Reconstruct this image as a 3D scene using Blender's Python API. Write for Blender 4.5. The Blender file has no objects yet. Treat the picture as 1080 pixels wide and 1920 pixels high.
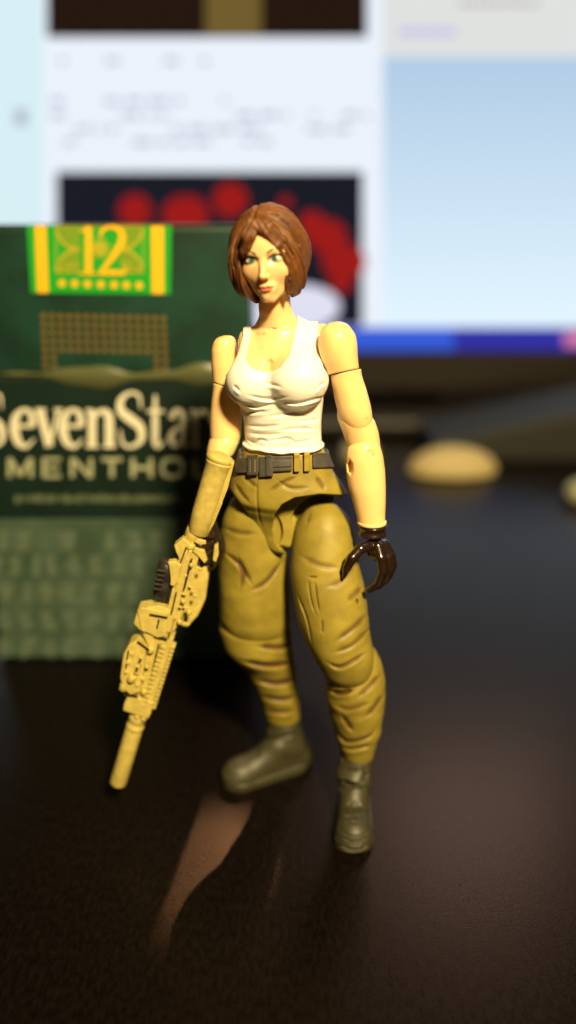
import bpy, bmesh, math, random
import numpy as np
from mathutils import Vector, Matrix
random.seed(3); rng = np.random.default_rng(3)
D = bpy.data; SC = bpy.context.scene; COL = SC.collection
SC.unit_settings.scale_length = 0.01            # one unit is one centimetre

# ------------------------------------------------------------------ camera, world, lights, exposure
FPX, HC, TH = 1440.0, 8.85, math.radians(20.7)  # focal length in pixels of a 1080x1920 frame, height, pitch
FW = np.array([0, math.cos(TH), -math.sin(TH)]); UP = np.array([0, math.sin(TH), math.cos(TH)]); CP = np.array([0, 0, HC])
cam = D.cameras.new('camera'); camo = D.objects.new('camera', cam); COL.objects.link(camo); SC.camera = camo
cam.sensor_fit = 'VERTICAL'; cam.sensor_height = 50; cam.lens = 50 * FPX / 1920
camo.location = CP; camo.rotation_euler = (math.radians(90) - TH, 0, 0)
cam.clip_start = 0.1; cam.clip_end = 1000
cam.dof.use_dof = True; cam.dof.focus_distance = 10.0; cam.dof.aperture_fstop = 0.1

w = D.worlds.new('World'); SC.world = w; w.use_nodes = True
w.node_tree.nodes['Background'].inputs[0].default_value = (1.0, 0.72, 0.42, 1)
w.node_tree.nodes['Background'].inputs[1].default_value = 0.035

def area(name, loc, target, power, size, col, shape='DISK'):
    l = D.lights.new(name, 'AREA'); l.energy = power; l.shape = shape; l.size = size; l.color = col
    o = D.objects.new(name, l); COL.objects.link(o); o.location = loc
    o.rotation_euler = (Vector(target) - Vector(loc)).to_track_quat('-Z', 'Y').to_euler(); return o
area('desk_lamp_light', (9.5, -17, 31), (0, 10, 5), 43500, 5, (1.0, 0.77, 0.40))
area('ceiling_light', (21, 74, 58), (3, 10, 0), 13500, 24, (1.0, 0.76, 0.66))
l = D.lights.new('added_glint_spot', 'SPOT'); l.energy = 1900000; l.spot_size = math.radians(0.62); l.spot_blend = 1.0; l.shadow_soft_size = 0.8; l.color = (1.0, 0.56, 0.27)  # added narrow spot, aimed from behind to make the warm glint on the desk
o = D.objects.new('added_glint_spot', l); COL.objects.link(o); o.location = (4.6, 46, 36); o.rotation_euler = (Vector((-1.24, 8.72, 0)) - o.location).to_track_quat('-Z', 'Y').to_euler()
SC.view_settings.view_transform = 'Standard'; SC.view_settings.look = 'None'
SC.view_settings.exposure = 0; SC.view_settings.gamma = 1
SC.render.engine = 'CYCLES'; SC.cycles.use_denoising = True; SC.cycles.max_bounces = 8
SC.cycles.sample_clamp_indirect = 6; SC.cycles.caustics_reflective = False; SC.cycles.caustics_refractive = False

# ------------------------------------------------------------------ helpers: places
def W(px, py, Y):
    d = FW + (px - 540) / FPX * np.array([1, 0, 0]) - (py - 960) / FPX * UP
    return CP + d * (Y / d[1])
def DEP(p): return float((np.asarray(p) - CP) @ FW)
def R(px, p): return px * DEP(p) / FPX
def proj(P):
    q = P - CP; dz = q @ FW
    return 540 + FPX * q[:, 0] / dz, 960 - FPX * (q @ UP) / dz

def link(name, me, parent=None, mat=None):
    o = D.objects.new(name, me); COL.objects.link(o)
    if mat is not None and me is not None: me.materials.append(mat)
    if parent is not None: o.parent = parent
    return o
def tag(o, label=None, cat=None, kind=None, group=None):
    if label: o['label'] = label
    if cat: o['category'] = cat
    if kind: o['kind'] = kind
    if group: o['group'] = group
    return o
def thing(name, label, cat, loc=(0, 0, 0), group=None):
    o = D.objects.new(name, None); COL.objects.link(o); o.location = loc; o.empty_display_size = 0.3
    OFF[o.name] = np.array(loc, float); return tag(o, label, cat, group=group)
OFF = {}
def place(o):                                   # geometry is written in world coordinates; shift it under its parent's base
    root = o.parent
    while root is not None and root.parent is not None: root = root.parent
    if o.parent is not None and o.parent == root and root.name in OFF:
        o.location = -Vector(OFF[root.name])
    return o

def mesh_np(name, V, F):
    me = D.meshes.new(name); n = len(F); k = F.shape[1]
    me.vertices.add(len(V)); me.vertices.foreach_set('co', V.astype(np.float32).ravel())
    me.loops.add(n * k); me.loops.foreach_set('vertex_index', F.astype(np.int32).ravel())
    me.polygons.add(n); me.polygons.foreach_set('loop_start', np.arange(0, n * k, k, dtype=np.int32))
    me.polygons.foreach_set('use_smooth', np.ones(n, bool))
    me.update(calc_edges=True); me.validate(); return me

# ------------------------------------------------------------------ helpers: sculpting with distance fields
def polygonize(f, lo, hi, h, B=8, slack=1.25):
    lo = np.array(lo, float); hi = np.array(hi, float)
    nb = np.ceil((hi - lo) / (h * B)).astype(int) + 1; n = nb * B
    g = [np.arange(nb[i]) for i in range(3)]
    bi = np.stack(np.meshgrid(*g, indexing='ij'), -1).reshape(-1, 3)
    cen = lo + (bi * B + B / 2) * h
    dv = f(cen)
    V = np.repeat(np.repeat(np.repeat(np.where(dv > 0, 1.0, -1.0).astype(np.float32).reshape(nb), B, 0), B, 1), B, 2)
    V = V.reshape(nb[0], B, nb[1], B, nb[2], B)
    act = bi[np.abs(dv) < B * h * 0.87 * slack + 0.02]
    o = np.stack(np.meshgrid(*[np.arange(B)] * 3, indexing='ij'), -1).reshape(-1, 3)
    CH = 1500
    for s in range(0, len(act), CH):
        a = act[s:s + CH]
        pts = (lo + ((a[:, None, :] * B + o[None]) * h)).reshape(-1, 3)
        V[a[:, 0], :, a[:, 1], :, a[:, 2], :] = f(pts).reshape(len(a), B, B, B).astype(np.float32)
    V = V.reshape(n)
    S = V < 0
    c = S[:-1, :-1, :-1].astype(np.int8)
    tot = np.zeros(tuple(n - 1), np.int8)
    cor = [(i, j, k) for i in (0, 1) for j in (0, 1) for k in (0, 1)]
    for i, j, k in cor: tot += S[i:n[0] - 1 + i, j:n[1] - 1 + j, k:n[2] - 1 + k]
    cells = np.argwhere((tot > 0) & (tot < 8))
    vals = np.stack([V[cells[:, 0] + i, cells[:, 1] + j, cells[:, 2] + k] for i, j, k in cor], 1)
    acc = np.zeros((len(cells), 3)); cnt = np.zeros(len(cells))
    cc = np.array(cor)
    for a in range(8):
        for b in range(a + 1, 8):
            if np.abs(cc[a] - cc[b]).sum() != 1: continue
            m = (vals[:, a] < 0) != (vals[:, b] < 0)
            t = np.where(m, vals[:, a] / np.where(m, vals[:, a] - vals[:, b], 1), 0)
            acc += np.where(m[:, None], cc[a] + t[:, None] * (cc[b] - cc[a]), 0); cnt += m
    P = lo + (cells + acc / cnt[:, None]) * h
    idx = -np.ones(tuple(n - 1), np.int32); idx[tuple(cells.T)] = np.arange(len(cells))
    Q = []
    for ax in range(3):
        sl0 = [slice(None)] * 3; sl1 = [slice(None)] * 3; sl0[ax] = slice(0, -1); sl1[ax] = slice(1, None)
        e = np.argwhere(S[tuple(sl0)] != S[tuple(sl1)])
        u, v = (ax + 1) % 3, (ax + 2) % 3
        e = e[(e[:, u] > 0) & (e[:, v] > 0) & (e[:, u] < n[u] - 1) & (e[:, v] < n[v] - 1)]
        q = []
        for du, dv_ in ((0, 0), (-1, 0), (-1, -1), (0, -1)):
            t = e.copy(); t[:, u] += du; t[:, v] += dv_; q.append(idx[tuple(t.T)])
        q = np.stack(q, 1); ins = S[tuple(e.T)]
        q[~ins] = q[~ins][:, ::-1]; Q.append(q)
    Q = np.concatenate(Q); Q = Q[(Q >= 0).all(1)]
    for _ in range(1):                          # pull the vertices onto the surface
        d0 = f(P); eps = h * 0.4
        G = np.stack([(f(P + np.eye(3)[i] * eps) - d0) / eps for i in range(3)], 1)
        st = np.clip(d0 / np.maximum((G ** 2).sum(1), 0.2), -h * .7, h * .7)
        P = P - G * st[:, None]
    return P, Q

def sculpt(name, f, lo, hi, h, mat, parent=None, paint=None):
    P, Q = polygonize(f, lo, hi, h)
    me = mesh_np(name, P, Q)
    if paint is not None:
        c = np.ones((len(P), 4), np.float32); c[:, :3] = paint(P)
        at = me.color_attributes.new('Col', 'FLOAT_COLOR', 'POINT'); at.data.foreach_set('color', c.ravel())
    o = link(name, me, parent, mat); return place(o)

def smin(a, b, k):
    h = np.clip(0.5 + 0.5 * (b - a) / k, 0, 1); return b + (a - b) * h - k * h * (1 - h)
def smax(a, b, k): return -smin(-a, -b, k)
def sphere(P, c, r): return np.linalg.norm(P - c, axis=1) - r
def ell(P, c, r, M=None):
    q = P - np.asarray(c)
    if M is not None: q = q @ M                   # columns of M: the axes
    r = np.asarray(r, float); k0 = np.linalg.norm(q / r, axis=1); k1 = np.linalg.norm(q / r ** 2, axis=1)
    return np.where(k1 > 1e-9, k0 * (k0 - 1) / np.maximum(k1, 1e-9), -r.min())
def cone(P, a, b, ra, rb):
    a = np.asarray(a, float); b = np.asarray(b, float); ab = b - a
    t = np.clip(((P - a) @ ab) / (ab @ ab), 0, 1)
    return np.linalg.norm(P - (a + t[:, None] * ab), axis=1) - (ra + (rb - ra) * t)
def chain(P, pts, rs, k=0.01):
    d = None
    for i in range(len(pts) - 1):
        e = cone(P, pts[i], pts[i + 1], rs[i], rs[i + 1]); d = e if d is None else smin(d, e, k)
    return d
def rbox(P, c, hs, r, M=None):
    q = P - np.asarray(c)
    if M is not None: q = q @ M
    q = np.abs(q) - (np.asarray(hs) - r)
    return np.linalg.norm(np.maximum(q, 0), axis=1) + np.minimum(q.max(1), 0) - r
def poly2(x, y, pts):                             # signed distance to a closed polygon
    pts = np.asarray(pts, float); d = np.full(x.shape, 1e9); s = np.ones(x.shape)
    for i in range(len(pts)):
        a = pts[i]; b = pts[i - 1]; e = b - a; wx = x - a[0]; wy = y - a[1]
        t = np.clip((wx * e[0] + wy * e[1]) / (e @ e), 0, 1)
        d = np.minimum(d, (wx - t * e[0]) ** 2 + (wy - t * e[1]) ** 2)
        c1 = y >= a[1]; c2 = y < b[1]; c3 = e[0] * wy > e[1] * wx
        s = np.where((c1 & c2 & c3) | (~c1 & ~c2 & ~c3), -s, s)
    return s * np.sqrt(d)
def pline(x, y, pts):                             # distance to an open line
    pts = np.asarray(pts, float); d = np.full(x.shape, 1e9)
    for a, b in zip(pts[:-1], pts[1:]):
        e = b - a; t = np.clip(((x - a[0]) * e[0] + (y - a[1]) * e[1]) / (e @ e), 0, 1)
        d = np.minimum(d, (x - a[0] - t * e[0]) ** 2 + (y - a[1] - t * e[1]) ** 2)
    return np.sqrt(d)
def wob(P, fr, seed=0):                           # smooth pseudo noise
    r = np.random.default_rng(seed); o = np.zeros(len(P))
    for i in range(5):
        k = r.normal(size=3) * np.asarray(fr); k2 = r.normal(size=3) * np.asarray(fr)
        o += np.sin(P @ k + r.uniform(0, 6) + 1.3 * np.sin(P @ k2 + r.uniform(0, 6)))
    return o / 5

class Loft:
    """body section by section: rows of (py, left px, right px, Y, half depth as share of half width)"""
    def __init__(s, rows, yaw=0.0, ex=2.0, cap=0.03):
        z, cx, cy, a, b = [], [], [], [], []
        for py, xl, xr, Y, br in rows:
            c = W((xl + xr) / 2, py, Y); hw = R((xr - xl) / 2, c)
            z.append(c[2]); cx.append(c[0]); cy.append(c[1]); a.append(hw); b.append(hw * br)
        o = np.argsort(z); s.z = np.array(z)[o]; s.t = [np.array(q)[o] for q in (cx, cy, a, b)]
        s.m = [s.slopes(s.z, q) for q in s.t]; s.ex = ex; s.cap = cap
        s.cs, s.sn = math.cos(yaw), math.sin(yaw)
    @staticmethod
    def slopes(x, y):
        d = np.diff(y) / np.diff(x); m = np.zeros(len(y)); m[0] = d[0]; m[-1] = d[-1]
        for i in range(1, len(y) - 1):
            m[i] = 0 if d[i - 1] * d[i] <= 0 else 2 * d[i - 1] * d[i] / (d[i - 1] + d[i])
        return m
    def at(s, z):
        z = np.clip(z, s.z[0], s.z[-1]); i = np.clip(np.searchsorted(s.z, z) - 1, 0, len(s.z) - 2)
        h = s.z[i + 1] - s.z[i]; t = (z - s.z[i]) / h; out = []
        for y, m in zip(s.t, s.m):
            out.append((2*t**3-3*t**2+1)*y[i] + (t**3-2*t**2+t)*h*m[i] + (-2*t**3+3*t**2)*y[i+1] + (t**3-t**2)*h*m[i+1])
        return out
    def __call__(s, P):
        cx, cy, a, b = s.at(P[:, 2]); dx = P[:, 0] - cx; dy = P[:, 1] - cy
        u = np.abs(dx * s.cs + dy * s.sn); v = np.abs(-dx * s.sn + dy * s.cs)
        k0 = ((u / a) ** s.ex + (v / b) ** s.ex) ** (1 / s.ex)
        k1 = np.sqrt((u / a ** 2) ** 2 + (v / b ** 2) ** 2)
        kk = np.sqrt((u / a) ** 2 + (v / b) ** 2)
        d = np.where(k1 > 1e-6, (k0 - 1) * kk / np.maximum(k1, 1e-6), -np.minimum(a, b)); d = np.maximum(d, -np.minimum(a, b))
        return smax(d, np.maximum(s.z[0] - P[:, 2], P[:, 2] - s.z[-1]), s.cap)
    def box(s, m=0.15):
        a = np.maximum(s.t[2], s.t[3]).max()
        return (s.t[0].min() - a - m, s.t[1].min() - a - m, s.z[0] - m), (s.t[0].max() + a + m, s.t[1].max() + a + m, s.z[-1] + m)

def smoothline(pts, n=5):
    p = [np.array(q, float) for q in pts]
    if len(p) < 3: return np.array(p)
    q = [2 * p[0] - p[1], *p, 2 * p[-1] - p[-2]]; o = []
    for i in range(1, len(q) - 2):
        for j in range(n):
            t = j / n; o.append(0.5 * ((2*q[i]) + (q[i+1]-q[i-1])*t + (2*q[i-1]-5*q[i]+4*q[i+1]-q[i+2])*t*t + (3*q[i]-q[i-1]-3*q[i+1]+q[i+2])*t**3))
    return np.array(o + [p[-1]])
def tapered(x, y, pts, sg, e0=.3):
    p = smoothline(pts); L = np.linalg.norm(np.diff(p, axis=0), axis=1); acc = np.concatenate([[0], np.cumsum(L)]); T = acc[-1]
    near = (x > p[:, 0].min() - 4 * sg) & (x < p[:, 0].max() + 4 * sg) & (y > p[:, 1].min() - 4 * sg) & (y < p[:, 1].max() + 4 * sg)
    out = np.zeros(x.shape); xx, yy = x[near], y[near]; d = np.full(xx.shape, 1e9); s = np.zeros(xx.shape)
    for i, (a, b) in enumerate(zip(p[:-1], p[1:])):
        e = b - a; t = np.clip(((xx - a[0]) * e[0] + (yy - a[1]) * e[1]) / max(e @ e, 1e-9), 0, 1)
        dd = (xx - a[0] - t * e[0]) ** 2 + (yy - a[1] - t * e[1]) ** 2; m = dd < d; d = np.where(m, dd, d); s = np.where(m, acc[i] + t * L[i], s)
    tp = np.clip(np.minimum(s, T - s) / (T * e0) , 0, 1); tp = .12 + .88 * tp * tp * (3 - 2 * tp)
    out[near] = tp * np.exp(-d / sg ** 2 / np.maximum(tp, .35)); return out
def creases(P, lines, Yc, sig=3.0):
    """cloth folds and joints cut on the front: (depth, sigma px, points)"""
    x, y = proj(P); d = np.zeros(len(P)); fr = 1 / (1 + np.exp((P[:, 1] - Yc) * 25))
    for dep, sg, pts in lines:
        d += dep * tapered(x, y, pts, sg)
    return d * fr

# ------------------------------------------------------------------ materials
def nodes(name):
    m = D.materials.new(name); m.use_nodes = True; t = m.node_tree; return m, t, t.nodes['Principled BSDF']
def plastic(name, col, rough=0.42, sss=0.0, bump=0.15, scale=14, vary=0.12, attr=False, spec=0.5, coat=0.0, fine=90):
    m, t, b = nodes(name); N, L = t.nodes, t.links
    tc = N.new('ShaderNodeTexCoord'); n1 = N.new('ShaderNodeTexNoise'); n1.inputs['Scale'].default_value = scale * 0.35; n1.inputs['Detail'].default_value = 6
    L.new(tc.outputs['Object'], n1.inputs['Vector'])
    mr = N.new('ShaderNodeMapRange'); mr.inputs[1].default_value = 0.3; mr.inputs[2].default_value = 0.7
    mr.inputs[3].default_value = 1 - vary; mr.inputs[4].default_value = 1 + vary; L.new(n1.outputs['Fac'], mr.inputs[0])
    mx = N.new('ShaderNodeVectorMath'); mx.operation = 'SCALE'; L.new(mr.outputs[0], mx.inputs['Scale'])
    if attr:
        a = N.new('ShaderNodeAttribute'); a.attribute_name = 'Col'; L.new(a.outputs['Color'], mx.inputs[0])
    else: mx.inputs[0].default_value = col
    L.new(mx.outputs[0], b.inputs['Base Color'])
    n2 = N.new('ShaderNodeTexNoise'); n2.inputs['Scale'].default_value = fine; n2.inputs['Detail'].default_value = 3; L.new(tc.outputs['Object'], n2.inputs['Vector'])
    ad = N.new('ShaderNodeMath'); ad.operation = 'ADD'; L.new(n1.outputs['Fac'], ad.inputs[0]); L.new(n2.outputs['Fac'], ad.inputs[1])
    bp = N.new('ShaderNodeBump'); bp.inputs['Strength'].default_value = bump; bp.inputs['Distance'].default_value = 0.01
    L.new(ad.outputs[0], bp.inputs['Height']); L.new(bp.outputs[0], b.inputs['Normal'])
    rr = N.new('ShaderNodeMapRange'); rr.inputs[1].default_value = 0.3; rr.inputs[2].default_value = 0.7
    rr.inputs[3].default_value = rough * 0.82; rr.inputs[4].default_value = rough * 1.2; L.new(n2.outputs['Fac'], rr.inputs[0]); L.new(rr.outputs[0], b.inputs['Roughness'])
    b.inputs['Specular IOR Level'].default_value = spec; b.inputs['Coat Weight'].default_value = coat; b.inputs['Coat Roughness'].default_value = 0.15
    if sss:
        b.inputs['Subsurface Weight'].default_value = sss; b.inputs['Subsurface Radius'].default_value = (1.0, 0.45, 0.18); b.inputs['Subsurface Scale'].default_value = 0.06
    return m
def flat(name, col, rough=0.5, spec=0.5, coat=0.0):
    m, t, b = nodes(name); b.inputs['Base Color'].default_value = (*col, 1); b.inputs['Roughness'].default_value = rough
    b.inputs['Specular IOR Level'].default_value = spec; b.inputs['Coat Weight'].default_value = coat; b.inputs['Coat Roughness'].default_value = 0.12; return m
def glow(name, col, s=1.0, col2=None, lo=0, hi=1):
    m = D.materials.new(name); m.use_nodes = True; t = m.node_tree; t.nodes.clear(); N, L = t.nodes, t.links
    e = N.new('ShaderNodeEmission'); e.inputs[1].default_value = s; e.inputs[0].default_value = (*col, 1)
    o = N.new('ShaderNodeOutputMaterial'); L.new(e.outputs[0], o.inputs[0])
    if col2 is not None:
        tc = N.new('ShaderNodeTexCoord'); sp = N.new('ShaderNodeSeparateXYZ'); L.new(tc.outputs['Object'], sp.inputs[0])
        mr = N.new('ShaderNodeMapRange'); mr.inputs[1].default_value = lo; mr.inputs[2].default_value = hi; L.new(sp.outputs[2], mr.inputs[0])
        mix = N.new('ShaderNodeMix'); mix.data_type = 'RGBA'; L.new(mr.outputs[0], mix.inputs[0])
        mix.inputs[6].default_value = (*col, 1); mix.inputs[7].default_value = (*col2, 1); L.new(mix.outputs[2], e.inputs[0])
    return m

M_SKIN = plastic('skin_plastic', (0.84, 0.56, 0.34), 0.36, sss=0.35, bump=0.05, vary=0.03, attr=True, coat=0.1)
M_LIMB = plastic('limb_plastic', (0.85, 0.56, 0.24), 0.33, sss=0.35, bump=0.05, vary=0.04, coat=0.15)
M_HAIR = plastic('brown_hair_paint', (0.2, 0.08, 0.02), 0.5, spec=0.4, bump=0.25, vary=0.25, attr=True, scale=40)
M_TOP = plastic('white_cloth_paint', (0.8, 0.74, 0.62), 0.42, sss=0.1, bump=0.12, vary=0.05, attr=True)
M_PANT = plastic('olive_trouser_paint', (0.3, 0.22, 0.05), 0.50, bump=0.22, vary=0.14, attr=True, spec=0.35)
M_BOOT = plastic('dark_olive_boot_paint', (0.034, 0.031, 0.013), 0.5, bump=0.2, vary=0.15)
M_GLOVE = plastic('dark_brown_glove_plastic', (0.016, 0.008, 0.005), 0.22, bump=0.1, vary=0.3, coat=0.4)
M_BELT = plastic('dark_grey_belt_paint', (0.055, 0.05, 0.04), 0.5, bump=0.3, vary=0.25)
M_GUN = plastic('tan_yellow_gun_paint', (0.44, 0.35, 0.085), 0.5, bump=0.35, vary=0.16, scale=30)
M_BLACK = plastic('black_gun_plastic', (0.02, 0.017, 0.015), 0.35, bump=0.3, vary=0.3)

# ------------------------------------------------------------------ setting: desk top and wall
def bm_obj(name, bm, mat, parent=None, smooth=False):
    me = D.meshes.new(name); bm.normal_update(); bm.to_mesh(me); bm.free()
    if smooth:
        for p in me.polygons: p.use_smooth = True
    return place(link(name, me, parent, mat))
def add_box(bm, c, hs, bev=0.0, M=None):
    r = bmesh.ops.create_cube(bm, size=1.0); vs = r['verts']
    for v in vs: v.co = Vector((v.co.x * 2 * hs[0], v.co.y * 2 * hs[1], v.co.z * 2 * hs[2]))
    if bev > 0:
        es = list({e for v in vs for e in v.link_edges})
        g = bmesh.ops.bevel(bm, geom=es, offset=bev, segments=3, profile=0.5, affect='EDGES'); vs = list({v for f in g['faces'] for v in f.verts} | {v for v in vs if v.is_valid})
    for v in vs:
        co = M @ v.co if M is not None else v.co
        v.co = co + Vector(c)
    return vs
def desk_mat():
    m, t, b = nodes('dark_brown_laminate'); N, L = t.nodes, t.links
    tc = N.new('ShaderNodeTexCoord'); n = N.new('ShaderNodeTexNoise'); n.inputs['Scale'].default_value = 16; n.inputs['Detail'].default_value = 5
    mp = N.new('ShaderNodeMapping'); mp.inputs['Scale'].default_value = (1, 0.45, 1); L.new(tc.outputs['Object'], mp.inputs[0]); L.new(mp.outputs[0], n.inputs['Vector'])
    cr = N.new('ShaderNodeValToRGB'); cr.color_ramp.elements[0].position = 0.35; cr.color_ramp.elements[1].position = 0.7
    cr.color_ramp.elements[0].color = (0.0025, 0.0018, 0.0014, 1); cr.color_ramp.elements[1].color = (0.006, 0.0042, 0.0034, 1)
    L.new(n.outputs['Fac'], cr.inputs[0]); L.new(cr.outputs[0], b.inputs['Base Color'])
    v = N.new('ShaderNodeTexNoise'); v.inputs['Scale'].default_value = 38; v.inputs['Detail'].default_value = 4; L.new(tc.outputs['Object'], v.inputs['Vector'])
    mr = N.new('ShaderNodeMapRange'); mr.inputs[1].default_value = 0.35; mr.inputs[2].default_value = 0.65; mr.inputs[3].default_value = 0.20; mr.inputs[4].default_value = 0.33
    L.new(v.outputs['Fac'], mr.inputs[0]); L.new(mr.outputs[0], b.inputs['Roughness'])
    bp = N.new('ShaderNodeBump'); bp.inputs['Strength'].default_value = 0.35; bp.inputs['Distance'].default_value = 0.004; L.new(v.outputs['Fac'], bp.inputs['Height']); L.new(bp.outputs[0], b.inputs['Normal'])
    b.inputs['Specular IOR Level'].default_value = 0.11; b.inputs['Specular Tint'].default_value = (1, .66, .45, 1); return m
bm = bmesh.new(); add_box(bm, (5, 15, -1.2), (60, 33, 1.2), 0.15)
tag(bm_obj('desk_top', bm, desk_mat()), 'dark brown laminate desk top with a dull sheen', kind='structure')
bm = bmesh.new(); add_box(bm, (5, 112, 30), (240, 1, 110))
tag(bm_obj('wall', bm, plastic('dark_red_brown_wall', (0.035, 0.016, 0.010), 0.7, vary=0.3, scale=0.6)), 'dark reddish brown wall behind the desk', kind='structure')

# flat printing on a plane facing the camera side
def v3(p): return Vector((float(p[0]), float(p[1]), float(p[2])))
class Print:
    def __init__(s, Y, step=0.0006): s.bm = bmesh.new(); s.Y = Y; s.k = 0; s.step = step
    def poly(s, pts):
        s.k += 1; Y = s.Y - s.step * (s.k % 7)
        f = s.bm.faces.new([s.bm.verts.new(v3(W(x, y, Y))) for x, y in pts])
    def rect(s, x0, y0, x1, y1): s.poly([(x0, y1), (x1, y1), (x1, y0), (x0, y0)])
    def disc(s, x, y, r, ry=None, n=18):
        ry = ry or r; s.poly([(x + r * math.cos(2 * math.pi * i / n), y + ry * math.sin(2 * math.pi * i / n)) for i in range(n)])
    def stroke(s, pts, ws, n=8):
        p = np.array(pts, float); ws = np.broadcast_to(np.array(ws, float), (len(p),)) if np.ndim(ws) == 0 else np.array(ws, float)
        if len(p) > 2:
            q = [2 * p[0] - p[1], *p, 2 * p[-1] - p[-2]]; o = []; wo = []
            for i in range(1, len(q) - 2):
                for j in range(n):
                    t = j / n; o.append(0.5 * ((2*q[i]) + (q[i+1]-q[i-1])*t + (2*q[i-1]-5*q[i]+4*q[i+1]-q[i+2])*t*t + (3*q[i]-q[i-1]-3*q[i+1]+q[i+2])*t**3))
                    wo.append(ws[i-1] * (1-t) + ws[i] * t)
            o.append(p[-1]); wo.append(ws[-1]); p = np.array(o); ws = np.array(wo)
        tn = np.gradient(p, axis=0); tn /= np.maximum(np.linalg.norm(tn, axis=1, keepdims=True), 1e-9)
        nr = np.stack([-tn[:, 1], tn[:, 0]], 1); a = p + nr * ws[:, None] / 2; b = p - nr * ws[:, None] / 2
        s.k += 1; Y = s.Y - s.step * (s.k % 7)
        va = [s.bm.verts.new(v3(W(*q, Y))) for q in a]; vb = [s.bm.verts.new(v3(W(*q, Y))) for q in b]
        for i in range(len(va) - 1): s.bm.faces.new((va[i], va[i+1], vb[i+1], vb[i]))
    def glyph(s, ch, x0, x1, base, top):
        X = lambda x, y: (x0 + x * (x1 - x0), base - y * (base - top)); w = (x1 - x0)
        for pts, ws in GL[ch]:
            s.stroke([X(*q) for q in pts], np.array(ws) * w if np.ndim(ws) else ws * w)
    def done(s, name, mat, parent):
        bmesh.ops.recalc_face_normals(s.bm, faces=s.bm.faces)
        return bm_obj(name, s.bm, mat, parent)
GL = {
 'S': [([(.80,.70),(.74,.93),(.45,.985),(.17,.86),(.17,.66),(.45,.52),(.78,.36),(.80,.13),(.48,.015),(.22,.08),(.13,.32)], [.05,.10,.10,.18,.26,.30,.26,.18,.10,.10,.05])],
 'e': [([(.2,.55),(.84,.55)], .12), ([(.83,.55),(.76,.86),(.5,.97),(.24,.78),(.19,.46),(.32,.14),(.6,.03),(.88,.22)], [.24,.2,.12,.26,.32,.26,.14,.06])],
 'v': [([(.16,.97),(.52,.03)], .30), ([(.84,.97),(.53,.06)], .13), ([(0,.97),(.38,.97)], .1), ([(.68,.97),(1,.97)], .1)],
 'n': [([(.22,.03),(.22,.95)], .26), ([(.26,.7),(.48,.93),(.74,.84),(.78,.5),(.78,.03)], [.08,.14,.26,.28,.28]), ([(.02,.03),(.42,.03)], .1), ([(.58,.03),(.98,.03)], .1), ([(.02,.95),(.25,.95)], .1)],
 't': [([(.45,1.35),(.45,.6),(.46,.15),(.62,.03),(.92,.16)], [.12,.34,.34,.22,.08]), ([(.05,.93),(.9,.93)], .15)],
 'a': [([(.2,.74),(.42,.96),(.7,.82),(.72,.4),(.76,.08),(.98,.08)], [.26,.14,.26,.28,.22,.08]), ([(.68,.56),(.36,.46),(.2,.24),(.36,.05),(.68,.2)], [.12,.16,.28,.18,.1])],
 'r': [([(.3,.03),(.3,.95)], .3), ([(.36,.66),(.56,.93),(.86,.86)], [.08,.14,.3]), ([(.05,.03),(.6,.03)], .1), ([(.05,.95),(.33,.95)], .1)],
 'M': [([(.08,0),(.08,1)], .17), ([(.92,0),(.92,1)], .17), ([(.08,1),(.5,.1)], .17), ([(.92,1),(.5,.1)], .17)],
 'E': [([(.12,0),(.12,1)], .2), ([(.1,.06),(.95,.06)], .17), ([(.1,.5),(.85,.5)], .17), ([(.1,.94),(.95,.94)], .17)],
 'N': [([(.1,0),(.1,1)], .18), ([(.9,0),(.9,1)], .18), ([(.1,1),(.9,0)], .18)],
 'T': [([(.5,0),(.5,1)], .2), ([(.02,.93),(.98,.93)], .18)],
 'H': [([(.1,0),(.1,1)], .2), ([(.9,0),(.9,1)], .2), ([(.1,.5),(.9,.5)], .18)],
 'O': [([(.5,.97),(.16,.85),(.07,.5),(.16,.15),(.5,.03),(.84,.15),(.93,.5),(.84,.85),(.5,.97)], .17)],
 'L': [([(.12,0),(.12,1)], .2), ([(.1,.06),(.95,.06)], .17)],
}
GL['s'] = GL['S']

# ------------------------------------------------------------------ cigarette pack
BY = 14.4; BX0, BX1 = -6.18, -0.70; BC = (BX0 + BX1) / 2; ZL = 6.14
pack = thing('cigarette_pack', 'green flip-top menthol cigarette pack standing upright behind the figure', 'cigarette pack', (BC, BY + 1.15, 0))
def pack_mat(name, c1, c2, rough=0.2):
    m, t, b = nodes(name); N, L = t.nodes, t.links; tc = N.new('ShaderNodeTexCoord')
    n = N.new('ShaderNodeTexNoise'); n.inputs['Scale'].default_value = 1.1; n.inputs['Detail'].default_value = 3; L.new(tc.outputs['Object'], n.inputs['Vector'])
    cr = N.new('ShaderNodeValToRGB'); cr.color_ramp.elements[0].position = .35; cr.color_ramp.elements[1].position = .65
    cr.color_ramp.elements[0].color = (*c1, 1); cr.color_ramp.elements[1].color = (*c2, 1); L.new(n.outputs['Fac'], cr.inputs[0]); L.new(cr.outputs[0], b.inputs['Base Color'])
    b.inputs['Roughness'].default_value = 0.5; b.inputs['Specular IOR Level'].default_value = 0.3; b.inputs['Coat Weight'].default_value = 0.4; b.inputs['Coat Roughness'].default_value = rough
    n2 = N.new('ShaderNodeTexNoise'); n2.inputs['Scale'].default_value = 0.9; n2.inputs['Distortion'].default_value = 1.5; L.new(tc.outputs['Object'], n2.inputs['Vector'])
    bp = N.new('ShaderNodeBump'); bp.inputs['Strength'].default_value = 0.5; bp.inputs['Distance'].default_value = 0.03; L.new(n2.outputs['Fac'], bp.inputs['Height']); L.new(bp.outputs[0], b.inputs['Coat Normal']); return m
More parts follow.
